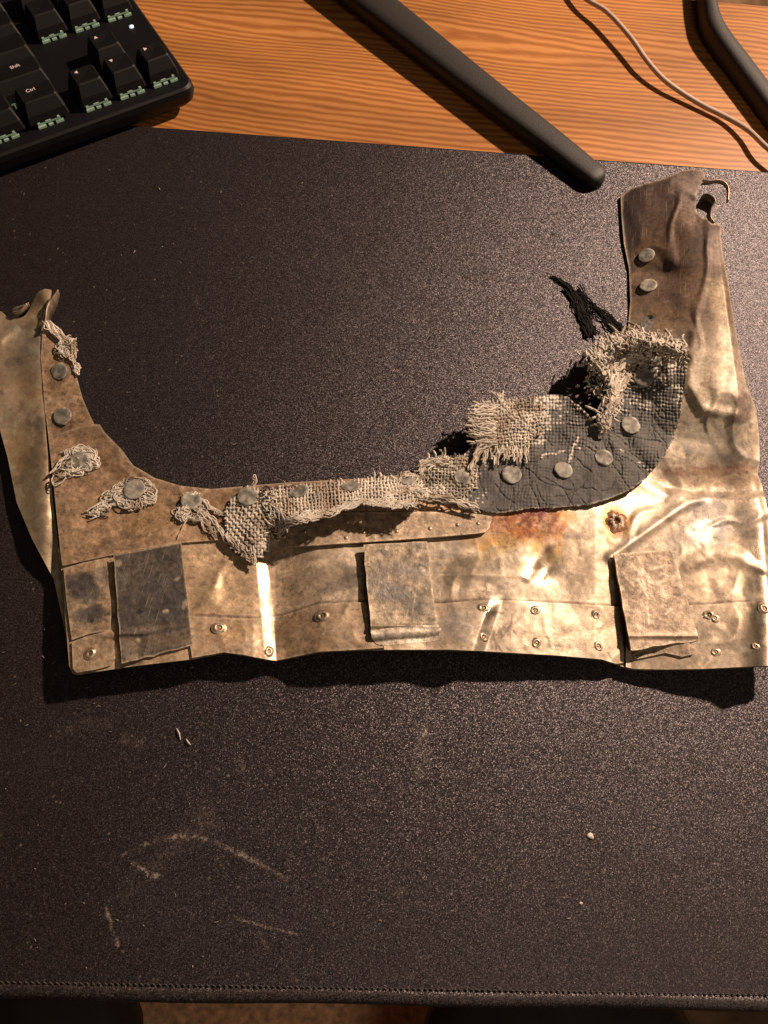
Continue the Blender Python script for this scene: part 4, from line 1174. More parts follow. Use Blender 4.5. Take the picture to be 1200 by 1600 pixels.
# ------------------------------------------------------------------ canvas
CREAM = np.array([0.80, 0.72, 0.61])
def hcloth(x, y):
    """top of the canvas lying on the plates"""
    x = np.asarray(x, float); y = np.asarray(y, float)
    b0 = hcorner(x, y) * 1.0
    k = sstep(760, 800, x) 
    h = b0 * (1 - k) + hbase(x, y) * k
    return h + 0.0012
def hcoat(x, y):
    h = 0.0105 + 0 * x
    h = h + 0.0012 * (fbm(x, y, 90, 2, 77) - 0.5)
    # left upper corner lifts, right side follows the arm foot
    h = h + 0.0075 * np.exp(-((x - 740) / 60.) ** 2 - ((y - 650) / 45.) ** 2)
    h = h + 0.0035 * sstep(690, 560, y) * sstep(960, 1050, x)
    h = h + 0.0020 * crease(x, y, [(640, 780), (690, 776), (745, 794)], 14)
    h = h - 0.0015 * crease(x, y, [(940, 672), (975, 690), (1010, 735)], 12) + 0.0016 * crease(x, y, [(900, 628), (940, 664), (960, 690)], 10)
    return np.maximum(h, hbase(x, y) + 0.0012)

def weave_h(x, y, ang, pitch):
    c, s = math.cos(ang), math.sin(ang)
    u = (x * c + y * s) / pitch; v = (-x * s + y * c) / pitch
    iu = np.floor(u); iv = np.floor(v)
    par = np.mod(iu + iv, 2)
    su = np.sin((u - iu) * math.pi); sv = np.sin((v - iv) * math.pi)
    return np.where(par > 0.5, su ** 0.6 * (0.4 + 0.6 * sv), sv ** 0.6 * (0.4 + 0.6 * su))

COAT = [(648, 742), (656, 722), (672, 716), (700, 712), (725, 712), (742, 690), (735, 665), (745, 642), (780, 624), (815, 625), (850, 617), (872, 616), (886, 619), (896, 628), (906, 633), (918, 646), (930, 660), (942, 673), (950, 664), (956, 640), (968, 606), (985, 570), (1010, 552), (1040, 540), (1058, 533), (1070, 543), (1075, 560), (1072, 590), (1067, 620), (1062, 652), (1050, 690), (1038, 712), (1026, 728), (1010, 747), (985, 766), (950, 780), (920, 789), (870, 794), (830, 794), (790, 801), (762, 802), (745, 794), (715, 784), (690, 776), (655, 772), (644, 760)]
# crack lines of the grey coating
g = np.random.default_rng(3)
CR = []
for k in range(80):
    x0 = 770 + g.random() * 270; y0 = 620 + g.random() * 170
    an = g.choice([0.4, 1.2, 1.6, 0.9, 2.4]) + g.normal() * 0.25
    pts = [(x0, y0)]
    for j in range(g.integers(3, 8)):
        an += g.normal() * 0.35
        x0 += 9 * math.cos(an); y0 += 9 * math.sin(an); pts.append((x0, y0))
    CR.append(pts)
CR += [[(745, 720), (748, 750), (760, 780)], [(880, 680), (920, 690), (955, 720), (985, 765)], [(945, 675), (975, 700), (1005, 722), (1020, 735)], [(950, 672), (990, 685), (1030, 690)], [(825, 720), (828, 755), (842, 790)]]
def crk(x, y):
    dmin = np.full(np.shape(x), 99.0)
    wx = x + 5 * (fbm(x, y, 14, 2, 81) - 0.5); wy = y + 5 * (fbm(x, y, 14, 2, 82) - 0.5)
    for p in CR: dmin = np.minimum(dmin, dseg(wx, wy, p))
    return np.clip(1 - dmin / 1.15, 0, 1)
def creamness(x, y):
    n = fbm(x, y, 16, 3, 90); n2 = fbm(x, y, 40, 3, 91)
    m = 1.15 * sstep(790, 700, x + (n2 - 0.5) * 60) * (0.55 + 0.45 * sstep(740, 700, y))
    m = np.maximum(m, 1.1 * np.exp(-((x - 770) / 62.) ** 2 - ((y - 665) / 42.) ** 2))
    m = np.maximum(m, 0.92 * sstep(715, 660, y + (n2 - 0.5) * 40) * sstep(930, 830, x))
    m = np.maximum(m, 0.50 * sstep(690, 610, y + (n2 - 0.5) * 60) * sstep(930, 960, x) * (0.45 + n))
    m = np.maximum(m, 0.9 * np.clip(1 - dseg(x, y, [(845, 712), (880, 705), (905, 700)]) / 5, 0, 1))
    m = np.maximum(m, 0.9 * np.clip(1 - dseg(x, y, [(905, 680), (895, 700), (890, 722)]) / 5, 0, 1))
    m = np.maximum(m, 0.8 * np.clip(1 - dseg(x, y, [(950, 685), (985, 715), (1018, 735)]) / 7, 0, 1) * (n > 0.45))
    m = np.maximum(m, 0.9 * np.clip(1 - dseg(x, y, [(896, 628), (918, 646), (942, 675)]) / 8, 0, 1))
    return np.clip(m, 0, 1.2)
def cwv(x, y):
    w_ = weave_h(x + 9 * (fbm(x, y, 34, 3, 95) - .5), y + 9 * (fbm(x, y, 34, 3, 96) - .5), 0.03, 5.4)
    return w_ * (0.35 + 1.1 * fbm(x, y, 11, 3, 93))
def hcoat_full(x, y):
    wv = cwv(x, y)
    m = np.clip(creamness(x, y), 0, 1)
    return hcoat(x, y) + (0.00030 - 0.00020 * sstep(700, 740, y) + 0.00030 * sstep(0.4, 0.6, fbm(x, y, 45, 2, 94)) + 0.00050 * m) * wv + 0.0012 * (fbm(x, y, 24, 4, 92) - 0.5) - 0.0016 * np.minimum(np.abs(fbm(x * 0.6, y, 34, 2, 88) - 0.5), 0.08) - 0.00045 * crk(x, y) * (1 - 0.6 * m) + 0.00022 * (fbm(x, y, 7, 3, 97) - 0.5)
def col_coat(x, y, d):
    wv = cwv(x, y)
    m = creamness(x, y)
    n = fbm(x, y, 20, 4, 98)[:, None]
    base = np.array([0.060, 0.056, 0.052]) * (1 - n) + np.array([0.155, 0.142, 0.125]) * n
    wear = fbm(x, y, 5.0, 2, 99)
    k = sstep(0.55, 0.80, m * 0.72 + wv * 0.45 + (wear - 0.5) * 0.8 - 0.08) * (m > 0.12)
    k = np.maximum(k, 0.55 * np.clip(1 - d / 3.0, 0, 1) * (wear > 0.45))[:, None]
    base = base * (0.78 + (0.45 - 0.25 * sstep(700, 740, y)) * np.clip(wv, 0, 1.2))[:, None]
    c = base * (1 - k) + CREAM * k
    ck = crk(x, y)[:, None] * 0.42
    return c * (1 - ck) + np.array([0.012, 0.011, 0.010]) * ck
sheet('coated_canvas', COAT, hcoat_full, 0.0011, M_coat, col_coat, BR, 1.25, jag=3.0)

def thread_col(x, y, seed, dark=0.0):
    n = fbm(x, y, 12, 3, seed)[:, None]
    n5 = sstep(0.5, 0.68, fbm(x, y, 30, 3, seed + 61))[:, None]
    c = CREAM * (0.50 + 0.75 * n) * (1 - 0.45 * n5 * np.array([0.85, 1.0, 1.1]))
    if dark:
        k = (dark * sstep(0.5, 0.62, fbm(x, y, 22, 3, seed + 1)))[:, None]
        c = c * (1 - k) + np.array([0.045, 0.04, 0.036]) * k
    return c

def weave(T, poly, ang, pitch, r, hf, amp=0.0005, fringe=6, jag=10, seed=0, dark=0.0, wob=1.6, dirs=(0, 1)):
    g = np.random.default_rng(seed)
    P = np.array(poly); cx, cy = P.mean(0); R = np.hypot(*(P.max(0) - P.min(0))) / 2 + 20
    c, s = math.cos(ang), math.sin(ang)
    K = int(R / pitch) + 1
    for dr in dirs:
        for i in range(-K, K + 1):
            tt = np.arange(-R, R, pitch / 3.0)
            off = i * pitch
            if dr == 0: u, v = tt, np.full_like(tt, off)
            else: u, v = np.full_like(tt, off), tt
            x = cx + u * c - v * s; y = cy + u * s + v * c
            ph = (i % 2) * math.pi + (math.pi if dr else 0)
            x = x + wob * (fbm(x, y, 16, 2, seed + 5 + dr) - 0.5) * 3.2 + 1.6 * (fbm(x + 31 * i, y, 7, 2, seed + 6) - 0.5); y = y + wob * (fbm(x, y, 16, 2, seed + 8 + dr) - 0.5) * 3.2 + 1.6 * (fbm(x, y + 31 * i, 7, 2, seed + 7) - 0.5)
            d = dist_poly(poly, x, y)[0] + (fbm(x, y, 14, 3, seed + 11) - 0.5) * jag + g.normal() * 1.0
            ins = d > 0
            if not ins.any(): continue
            # runs
            idx = np.flatnonzero(np.diff(np.concatenate([[0], ins.astype(int), [0]])))
            for a, b_ in zip(idx[::2], idx[1::2]):
                if b_ - a < 4: continue
                ext = int(g.random() * fringe / (pitch / 3.0)) if g.random() < 0.8 else int(fringe * 1.8 / (pitch / 3))
                a2, b2 = max(0, a - ext), min(len(x), b_ + int(g.random() * fringe / (pitch / 3.0)))
                xx = x[a2:b2].copy(); yy = y[a2:b2].copy()
                outside = np.maximum(0, np.maximum(a - np.arange(a2, b2), np.arange(a2, b2) - b_ + 1)) * pitch / 3.0
                ga, gb = g.normal(), g.normal()
                xx += outside * 0.35 * ga * np.sin(outside * 0.25 + ga); yy += outside * 0.35 * gb * np.cos(outside * 0.22)
                z = hf(xx, yy) + amp * np.cos(np.arange(a2, b2) / 3.0 * math.pi + ph) + 0.00005 * outside * gb
                z = z + 0.0005 * (fbm(xx, yy, 10, 2, seed + 30) - 0.5)
                z = np.maximum(z, Z_MAT + r)
                T.add(W(xx, yy, z), r * (0.8 + 0.3 * g.random()) * (0.75 + 0.5 * fbm(xx, yy, 6, 2, seed + 41)), thread_col(xx, yy, seed + 2, dark))
                if g.random() < 0.75:
                    for q in range(int(1 + len(xx) / 14)):
                        q0 = g.integers(0, len(xx)); an = g.random() * 6.28; L_ = 3 + 5 * g.random()
                        hx = xx[q0] + np.linspace(0, 1, 5) * L_ * math.cos(an) + np.array([0, .5, .2, -.4, .3]) * g.normal() * 1.5; hy = yy[q0] + np.linspace(0, 1, 5) * L_ * math.sin(an) + np.array([0, -.3, .4, .1, -.5]) * g.normal() * 1.5
                        T.add(W(hx, hy, z[q0] + r + np.linspace(0, 1, 5) * 0.0008 * g.random()), 0.00011, (0.75, 0.68, 0.57))

def curl(T, pts, hf, r=0.00032, n=1, spread=2.5, z0=0.0006, zvar=0.0012, seed=0, col=None, tight=9.0):
    """frayed strand(s) following picture points, wandering"""
    g = np.random.default_rng(seed)
    for q in range(n):
        P = np.array(smooth_poly([(x + g.normal() * spread * 0.5, y + g.normal() * spread * 0.5) for x, y in pts], 8, False))
        x, y = P[:, 0], P[:, 1]
        o = g.random() * 300
        x2 = x + spread * 2.4 * (fbm(x + o, y, tight, 2, seed + q) - 0.5) * 1.6; y2 = y + spread * 2.4 * (fbm(x, y + o, tight, 2, seed + q + 50) - 0.5) * 1.6
        z = hf(x2, y2) + z0 + zvar * fbm(x + o, y - o, 14, 2, seed + 3)
        z = np.maximum(z, Z_MAT + r)
        c = thread_col(x2, y2, seed + 9) if col is None else np.tile(col, (len(x2), 1))
        T.add(W(x2, y2, z), r * (0.7 + 0.5 * g.random()), c)

def knot(T, cx, cy, rx, ry, n, hf, seed, r=0.00033, hole=0.55, zr=0.0018):
    """a nest of broken threads round a rivet"""
    g = np.random.default_rng(seed)
    r = r * 0.74; n = int(n * 1.7)
    for q in range(n):
        a0 = g.random() * 2 * math.pi; da = (g.random() * 1.6 + 0.5) * g.choice([-1, 1])
        m = 14
        aa = a0 + np.linspace(0, da, m)
        rr = hole + (1 - hole) * g.random() + 0.22 * np.sin(np.linspace(0, 1, m) * g.uniform(3, 9) + g.random() * 6)
        x = cx + rx * rr * np.cos(aa) + g.normal() * 1.0; y = cy + ry * rr * np.sin(aa) + g.normal() * 1.0
        z = hf(x, y) + 0.0004 + zr * g.random() * (0.4 + 0.6 * np.sin(np.linspace(0, math.pi, m)))
        T.add(W(x, y, z), r * (0.8 + 0.5 * g.random()), thread_col(x, y, seed + 2))

def cloth(name, fn, label=None):
    T = Tubes(5)
    fn(T)
    o = T.build(name, M_thread, BR)
    o['kind'] = 'stuff'
    if label: o['label'] = label
    return o

# frayed strip between the middle rivets
def hstrip(x, y):
    yc = np.interp(x, [410, 460, 550, 650], [800, 795, 780, 772])
    return hcorner(x, y) + 0.0014 + 0.0100 * sstep(yc - 34, yc + 20, y) * sstep(405, 470, x) + 0.0012 * (fbm(x, y, 22, 2, 111) - 0.5)
FS = [(416, 764), (440, 758), (470, 757), (520, 755), (560, 750), (600, 747), (650, 742), (664, 756), (668, 775), (650, 789), (620, 788), (570, 786), (540, 796), (500, 808), (470, 812), (440, 822), (424, 824), (414, 800)]
def f(T):
    weave(T, FS, -0.08, 5.3, 0.00058, hstrip, 0.00052, 5, 9, 120)
    curl(T, [(440, 815), (480, 806), (520, 800), (560, 785), (610, 788), (650, 788)], hstrip, 0.0004, 14, 5, 0.0004, 0.0015, 130)
    curl(T, [(430, 790), (450, 815), (500, 806)], hstrip, 0.0004, 6, 5, 0.0004, 0.0012, 131)
    curl(T, [(600, 775), (650, 768), (668, 770)], hstrip, 0.0004, 6, 5, 0.0004, 0.0012, 133)
cloth('canvas_strip', f)
sheet('canvas_backing', FS, lambda x, y: hstrip(x, y) - 0.0006, 0.0004, M_thread, lambda x, y, d: basecol(x, y, np.array([0.10, 0.08, 0.06]), np.array([0.22, 0.18, 0.13]), 5, 10), BR, 2.5, jag=8)
# round swatch left of it
FW = [(351, 802), (357, 783), (371, 769), (390, 763), (409, 766), (417, 785), (421, 812), (424, 838), (421, 858), (408, 872), (388, 874), (368, 866), (354, 848), (349, 822)]
def hsw(x, y): return hcorner(x, y) + 0.0014 + 0.0035 * np.exp(-((x - 400) / 26.) ** 2 - ((y - 842) / 26.) ** 2) + 0.0012 * (fbm(x, y, 18, 2, 141) - 0.5)
def hsw(x, y, _h=hsw): 
    k = sstep(825, 850, y)
    return np.maximum((hcorner(x, y)) * (1 - k) + (hbase(x, y) + 0.001) * k + 0.0014 + 0.0035 * np.exp(-((x - 400) / 26.) ** 2 - ((y - 842) / 26.) ** 2), 0.005)
def f(T):
    weave(T, FW, 0.06, 5.6, 0.00060, hsw, 0.00052, 3, 6, 150, dark=0.15)
    for k in range(26):
        a = 0.5 + k * 0.09
        curl(T, [(388 + 28 * math.cos(a), 820 + 34 * math.sin(a)), (389 + 34 * math.cos(a + .1), 824 + 42 * math.sin(a + .1))], hsw, 0.0003, 1, 3, 0.0003, 0.001, 160 + k)
    curl(T, [(352, 836), (365, 850), (385, 866), (398, 882)], hsw, 0.00032, 5, 3, 0.0004, 0.001, 190)
    curl(T, [(395, 862), (400, 876), (398, 884)], hsw, 0.00028, 2, 2, 0.0004, 0.001, 191)
    curl(T, [(416, 832), (425, 831), (436, 832)], hsw, 0.00022, 2, 1, 0.001, 0.001, 192)
    curl(T, [(392, 764), (398, 752), (397, 745)], hsw, 0.0003, 4, 3, 0.001, 0.001, 193)
cloth('canvas_swatch', f)
sheet('canvas_backing', FW, lambda x, y: hsw(x, y) - 0.0006, 0.0004, M_thread, lambda x, y, d: basecol(x, y, np.array([0.05, 0.04, 0.035]), np.array([0.20, 0.16, 0.12]), 6, 10), BR, 2.5, jag=6)
# dark frayed gap between the two, tangle
def f(T):
    for k in range(60):
        g = np.random.default_rng(700 + k)
        x0 = 412 + g.random() * 14; y0 = 765 + g.random() * 75
        dk = g.random() < 0.45
        curl(T, [(x0 - 6, y0), (x0, y0 + 3 * g.normal()), (x0 + 6, y0 + 4 * g.normal())], hstrip, 0.00035, 1, 5, 0.0004, 0.0012, 700 + k, col=(0.05, 0.042, 0.036) if dk else None)
    knot(T, 436, 822, 12, 12, 26, hstrip, 720, hole=0.1, zr=0.001)
cloth('frayed_threads', f)
# knots round the left rivets
def f(T):
    knot(T, 124, 720, 27, 21, 90, hcorner, 201, hole=0.35, r=0.00036)
    knot(T, 138, 716, 14, 17, 30, hcorner, 202, hole=0.1, r=0.00036)
    curl(T, [(108, 712), (95, 722), (80, 738)], hcorner, 0.00026, 4, 2.5, 0.001, 0.0015, 203)
    curl(T, [(112, 736), (95, 742), (82, 750)], hcorner, 0.00030, 9, 4, 0.0005, 0.0018, 204)
    curl(T, [(105, 745), (90, 756), (82, 753), (84, 744)], hcorner, 0.00024, 2, 1.5, 0.001, 0.001, 205)
cloth('thread_tangle', f)
def f(T):
    knot(T, 211, 771, 31, 22, 80, hcorner, 211, hole=0.62, r=0.00036)
    curl(T, [(200, 756), (185, 768), (165, 776)], hcorner, 0.00034, 12, 5, 0.0004, 0.0016, 212)
    curl(T, [(192, 782), (170, 788), (152, 795), (138, 803)], hcorner, 0.00032, 9, 4, 0.0004, 0.0014, 213)
    curl(T, [(165, 778), (158, 792), (150, 803), (140, 802)], hcorner, 0.0003, 8, 4, 0.0004, 0.0014, 214)
    knot(T, 158, 800, 16, 8, 16, hcorner, 215, hole=0.2)
    knot(T, 203, 793, 9, 6, 12, hcorner, 216, hole=0.2)
cloth('thread_tangle', f)
def f(T):
    knot(T, 284, 802, 13, 11, 34, hcorner, 221, hole=0.2)
    curl(T, [(286, 774), (296, 773), (310, 772)], hcorner, 0.00032, 7, 2.5, 0.0006, 0.001, 222)
    curl(T, [(292, 812), (284, 828), (277, 842)], hcorner, 0.0002, 2, 0.8, 0.0005, 0.0006, 223)
    curl(T, [(315, 780), (330, 795), (348, 804)], hcorner, 0.0003, 6, 3, 0.0006, 0.0014, 224)
    curl(T, [(308, 800), (322, 812), (330, 828), (336, 834)], hcorner, 0.0003, 6, 4, 0.0006, 0.0014, 225)
    curl(T, [(318, 798), (336, 816), (350, 838), (362, 846)], hcorner, 0.00028, 5, 3, 0.0006, 0.0014, 226)
    curl(T, [(312, 804), (318, 822), (325, 830)], hcorner, 0.00026, 3, 2.5, 0.0005, 0.001, 227)
    knot(T, 300, 802, 22, 12, 24, hcorner, 228, hole=0.6)
cloth('thread_tangle', f)
# scrap at the top of the left side
def f(T):
    for k in range(7):
        curl(T, [(68 + k * 1.6, 504 - k * 0.4), (80 + k * 1.6, 520 - k), (96 + k * 1.5, 536 - k)], hup, 0.0004, 2, 2, 0.0012, 0.001, 231 + k)
    knot(T, 104, 542, 14, 14, 60, hup, 240, hole=0.15, zr=0.0026)
    knot(T, 112, 552, 8, 10, 20, hup, 241, hole=0.2, zr=0.002)
    curl(T, [(108, 536), (116, 531), (119, 530)], hup, 0.0003, 4, 2, 0.002, 0.001, 242)
    knot(T, 120, 576, 5, 9, 18, hup, 243, hole=0.2, zr=0.0014)
    curl(T, [(110, 560), (118, 567), (122, 580)], hup, 0.0003, 5, 2, 0.0008, 0.001, 244)
cloth('thread_tangle', f)
# bare weave standing proud of the grey coating, with its left fringe
FT = [(742, 640), (760, 628), (782, 622), (815, 626), (845, 630), (850, 655), (845, 680), (826, 700), (812, 714), (790, 712), (770, 700), (750, 690), (738, 670)]
def f(T):
    weave(T, FT, -0.05, 5.1, 0.00056, lambda x, y: hcoat(x, y) + 0.0010, 0.00055, 7, 14, 250, dark=0.25, wob=2.6)
    for k in range(30):
        g = np.random.default_rng(260 + k)
        y0 = 634 + k * 2.0
        curl(T, [(775, y0), (752, y0 - 1 + 2 * g.normal()), (733 + 4 * g.normal(), y0 + 3 * g.normal())], lambda x, y: hcoat(x, y) + 0.0012, 0.00042, 1, 2.5, 0.0003, 0.0010, 260 + k)
    for k in range(12):
        curl(T, [(768 + k * 0.8, 690), (752, 695 + k), (742, 712 + k), (730 + k * 0.5, 732 + k * 0.8)][: 4 if k % 2 else 3], lambda x, y: hcoat(x, y) + 0.0012, 0.00042, 1, 2.2, 0.0003, 0.0018, 300 + k)
    for k in range(26):
        g = np.random.default_rng(330 + k)
        x0 = 752 + k * 2.9
        curl(T, [(x0, 694 + g.random() * 8), (x0 - 1 + 2 * g.normal(), 708), (x0 - 2 + 3 * g.normal(), 718 + 8 * g.random())], lambda x, y: hcoat(x, y) + 0.0011, 0.00042, 1, 2, 0.0003, 0.0012, 330 + k)
    for k in range(10):
        curl(T, [(784, 628), (778 + 2 * (k % 3), 620), (768 + 2.2 * k, 613 + (k % 4) * 2)], lambda x, y: hcoat(x, y) + 0.0012, 0.0004, 1, 2.0, 0.0003, 0.001, 360 + k)
cloth('bare_weave', f)
# left shoulder of the patch, loosely woven
FL = [(648, 744), (656, 722), (680, 716), (715, 712), (735, 716), (745, 735), (742, 765), (720, 778), (690, 772), (660, 770)]
def f(T):
    weave(T, FL, 0.02, 5.0, 0.00052, lambda x, y: hcoat(x, y) + 0.0006, 0.0004, 6, 12, 380, dark=0.5)
    for k in range(9):
        curl(T, [(640, 776 + k * 0.5), (665, 772 + k), (700, 776 + k), (748, 792 + k * 0.7)], lambda x, y: hcoat(x, y) + 0.0006, 0.00045, 1, 3.5, 0.0005, 0.0016, 390 + k)
    for k in range(14):
        curl(T, [(700, 722), (680 - k, 716 + k), (655 - (k % 4), 722 + 2 * k)], lambda x, y: hcoat(x, y) + 0.0008, 0.00036, 1, 3.5, 0.0005, 0.0012, 400 + k)
    knot(T, 637, 752, 17, 13, 30, hstrip, 420, hole=0.7)
cloth('bare_weave', f)
# curled mass at the top right of the patch
FM = [(918, 552), (935, 537), (955, 524), (985, 513), (1010, 515), (1040, 527), (1062, 533), (1073, 548), (1073, 572), (1058, 566), (1030, 560), (1004, 566), (992, 584), (980, 612), (968, 640), (955, 664), (940, 670), (934, 650), (940, 615), (928, 585)]
def hmass(x, y):
    h = hcoat(x, y) + 0.0012
    h = h + 0.0085 * np.exp(-(dseg(x, y, [(925, 560), (960, 540), (1000, 528), (1045, 540), (1066, 552)]) / 20) ** 2) + 0.0035 * np.exp(-(dseg(x, y, [(935, 575), (960, 610), (950, 660)]) / 16) ** 2)
    return h + 0.0022 * (fbm(x, y, 16, 2, 430) - 0.5)
def f(T):
    weave(T, FM, 0.5, 6.0, 0.0006, hmass, 0.0005, 8, 12, 431, dark=0.35, wob=3)
    for k in range(230):
        g = np.random.default_rng(440 + k)
        t_ = g.random()
        B = [(922, 558), (940, 542), (965, 526), (1000, 518), (1035, 530), (1062, 545)]
        i = min(int(t_ * 5), 4); q = t_ * 5 - i
        x0 = B[i][0] * (1 - q) + B[i + 1][0] * q + g.normal() * 7; y0 = B[i][1] * (1 - q) + B[i + 1][1] * q + abs(g.normal()) * 14
        an = 1.9 + t_ * 1.1 + g.normal() * 0.5
        curl(T, [(x0, y0), (x0 + 5 * math.cos(an), y0 - 5 * math.sin(an)), (x0 + 11 * math.cos(an + .3 * g.normal()), y0 - 10 * math.sin(an))], hmass, 0.0005, 1, 3, 0.0003, 0.0014, 440 + k, col=(0.06, 0.05, 0.043) if g.random() < 0.16 else None)
    for k in range(60):
        g = np.random.default_rng(700 + k)
        x0 = 925 + g.random() * 24; y0 = 575 + g.random() * 40
        curl(T, [(x0, y0), (x0 - 6, y0 + 4 * g.normal()), (x0 - 12 + 3 * g.normal(), y0 + 5 * g.normal())], hmass, 0.0004, 1, 3, 0.0003, 0.001, 760 + k, col=(0.05, 0.042, 0.036) if g.random() < 0.75 else None)
    for k in range(12):
        curl(T, [(975, 590), (960, 615), (950, 640), (944, 668)], hmass, 0.00055, 1, 7, 0.0003, 0.0012, 830 + k)
    for k in range(8):
        curl(T, [(1008, 568 - k), (985, 560 + k), (965, 578), (955, 600)], hmass, 0.00055, 1, 6, 0.0003, 0.0012, 850 + k)
cloth('curled_weave', f)
# coated crumb on the top of the mass
sheet('canvas_crumb', smooth_poly([(1000, 512), (1003, 500), (1010, 493), (1018, 492), (1023, 498), (1019, 508), (1014, 517), (1005, 519)], 3), lambda x, y: hbase(x, y) + 0.0065 + 0.001 * fbm(x, y, 6, 2, 5), 0.003, M_coat, lambda x, y, d: basecol(x, y, np.array([0.10, 0.09, 0.085]), np.array([0.25, 0.23, 0.21]), 5, 6), BR, 1.3)
# dark threads stand in for a soft V-shaped shadow on the mat
def f(T):
    h0 = lambda x, y: np.full(np.shape(x), Z_MAT)
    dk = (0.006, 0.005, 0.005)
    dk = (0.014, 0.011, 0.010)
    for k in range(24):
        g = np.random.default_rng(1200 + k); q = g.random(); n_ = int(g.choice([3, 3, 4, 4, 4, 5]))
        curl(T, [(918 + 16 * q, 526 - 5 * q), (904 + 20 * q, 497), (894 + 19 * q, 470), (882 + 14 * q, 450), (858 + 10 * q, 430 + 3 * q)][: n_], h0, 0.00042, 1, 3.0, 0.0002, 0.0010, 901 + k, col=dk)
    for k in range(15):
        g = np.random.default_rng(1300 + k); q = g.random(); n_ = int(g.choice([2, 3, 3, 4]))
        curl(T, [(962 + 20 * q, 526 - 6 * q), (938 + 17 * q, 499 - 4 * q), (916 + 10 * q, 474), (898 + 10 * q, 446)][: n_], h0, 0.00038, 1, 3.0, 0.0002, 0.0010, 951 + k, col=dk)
cloth('shadow_threads', f, 'black threads standing in for a V-shaped shadow on the mat')

# ------------------------------------------------------------------ rivets in place
DISCS = [(95, 582, hup, 0.95, 0, (0.35, 0.35)), (100, 652, hup, 1.0, 0, (0.2, 0.2)), (126, 722, hcorner, 0.95, 0.0016, (0, 0)), (211, 768, hcorner, 1.12, 0.0016, (0, 0)), (299, 785, hcorner, 1.05, 0.0012, (0.05, 0.05)), (388, 780, hcorner, 1.08, 0.0024, (0, 0)),
         (467, 770, hstrip, 1.0, 0.0006, (0, 0)), (548, 762, hstrip, 0.95, 0.0006, (0, 0)), (636, 752, hstrip, 0.85, 0.0006, (0, 0)),
         (799, 742, hcoat, 1.08, 0.0003, (0, 0)), (880, 735, hcoat, 0.98, 0.0003, (0, 0)), (943, 716, hcoat, 0.98, 0.0003, (0, 0)), (985, 665, hcoat, 1.08, 0.0003, (0, 0)), (1004, 594, hcoat, 1.12, 0.0022, (0, 0)),
         (1010, 400, hbase, 0.98, 0.0003, (0.12, 0)), (1013, 447, hbase, 1.02, 0.0003, (0.1, 0))]
for i, (x, y, hf, s, off, tl) in enumerate(DISCS):
    p, n = normal_at(hf, x, y)
    n = n + np.array([tl[0] * 0.8, tl[1] * 0.8, 0]) * (-1 if i < 2 else 1) * (1 if i < 2 else 1); n /= np.linalg.norm(n)
    if i < 2: off = 0.0012
    place(DM[i % 7], 'disc_rivet', p, n, i * 1.3, s, off)
p, n = normal_at(hcoat, 722, 748)
place(HEART, 'disc_rivet', p, n, 1.9, (1, 1, 1), 0.0012)['label'] = 'notched rivet at the left of the grey canvas'

# small rolled rivets: crater-like rings
def ring_mesh(seed):
    g = np.random.default_rng(seed)
    K = 20
    prof = [(1.9, -0.0001), (1.45, 0.00012), (1.25, 0.0005), (1.0, 0.00085), (0.72, 0.0007), (0.55, 0.0003), (0.35, 0.0002), (0.15, 0.0005)]
    r = 0.00155
    V = []
    ecc = 0.25 * g.normal(); ph = g.random() * 6
    for rr, z in prof:
        for k in range(K):
            a = k * 2 * math.pi / K
            q = r * rr * (1 + 0.10 * math.sin(2 * a + ph) + 0.05 * g.normal() * (rr < 1.5))
            V.append((q * math.cos(a), q * math.sin(a), 0.6 * z * (1 + ecc * math.sin(a + ph)) + 0.00005 * g.normal() * (rr < 1.5)))
    F = [[l * K + k, l * K + (k + 1) % K, (l + 1) * K + (k + 1) % K, (l + 1) * K + k] for l in range(len(prof) - 1) for k in range(K)]
    F.append([(len(prof) - 1) * K + k for k in range(K)])
    V = np.array(V)
    me = bpy.data.meshes.new('ring_rivet'); me.from_pydata([tuple(v) for v in V], [], F)
    a = me.color_attributes.new('Col', 'FLOAT_COLOR', 'POINT')
    rad = np.hypot(V[:, 0], V[:, 1]) / r
    c = np.where((rad > 0.8)[:, None], TAN * 1.1, np.array([0.27, 0.19, 0.12]))
    c = np.where((np.abs(rad - 1.5) < 0.12)[:, None], np.array([0.32, 0.23, 0.14]), c)
    c = np.where((np.abs(rad - 1.0) < 0.12)[:, None], PALE * 1.2, c)
    cc = np.ones((len(V), 4)); cc[:, :3] = c; a.data.foreach_set('color', cc.ravel())
    me.polygons.foreach_set('use_smooth', np.ones(len(me.polygons), bool)); me.materials.append(M_metal); me.update()
    return me
RM = [ring_mesh(s) for s in (1, 2, 3, 4)]
for i, (x, y, s) in enumerate([(342, 981, 1.15), (504, 962, 1.2), (141, 1021, 1.0), (420, 1018, 1.0), (755, 950, 1.05), (836, 954, 1.1), (931, 961, 1.0), (756, 996, 1.05), (838, 1005, 1.1), (935, 1010, 1.05), (1107, 961, 1.15), (1117, 966, 0.9), (1194, 951, 1.1), (1118, 1019, 0.95), (1180, 1010, 0.8)]):
    p, n = normal_at(lift(0.0013), x, y)
    place(RM[i % 4], 'ring_rivet', p, n, i * 2.1, s * 0.85, 0.0)
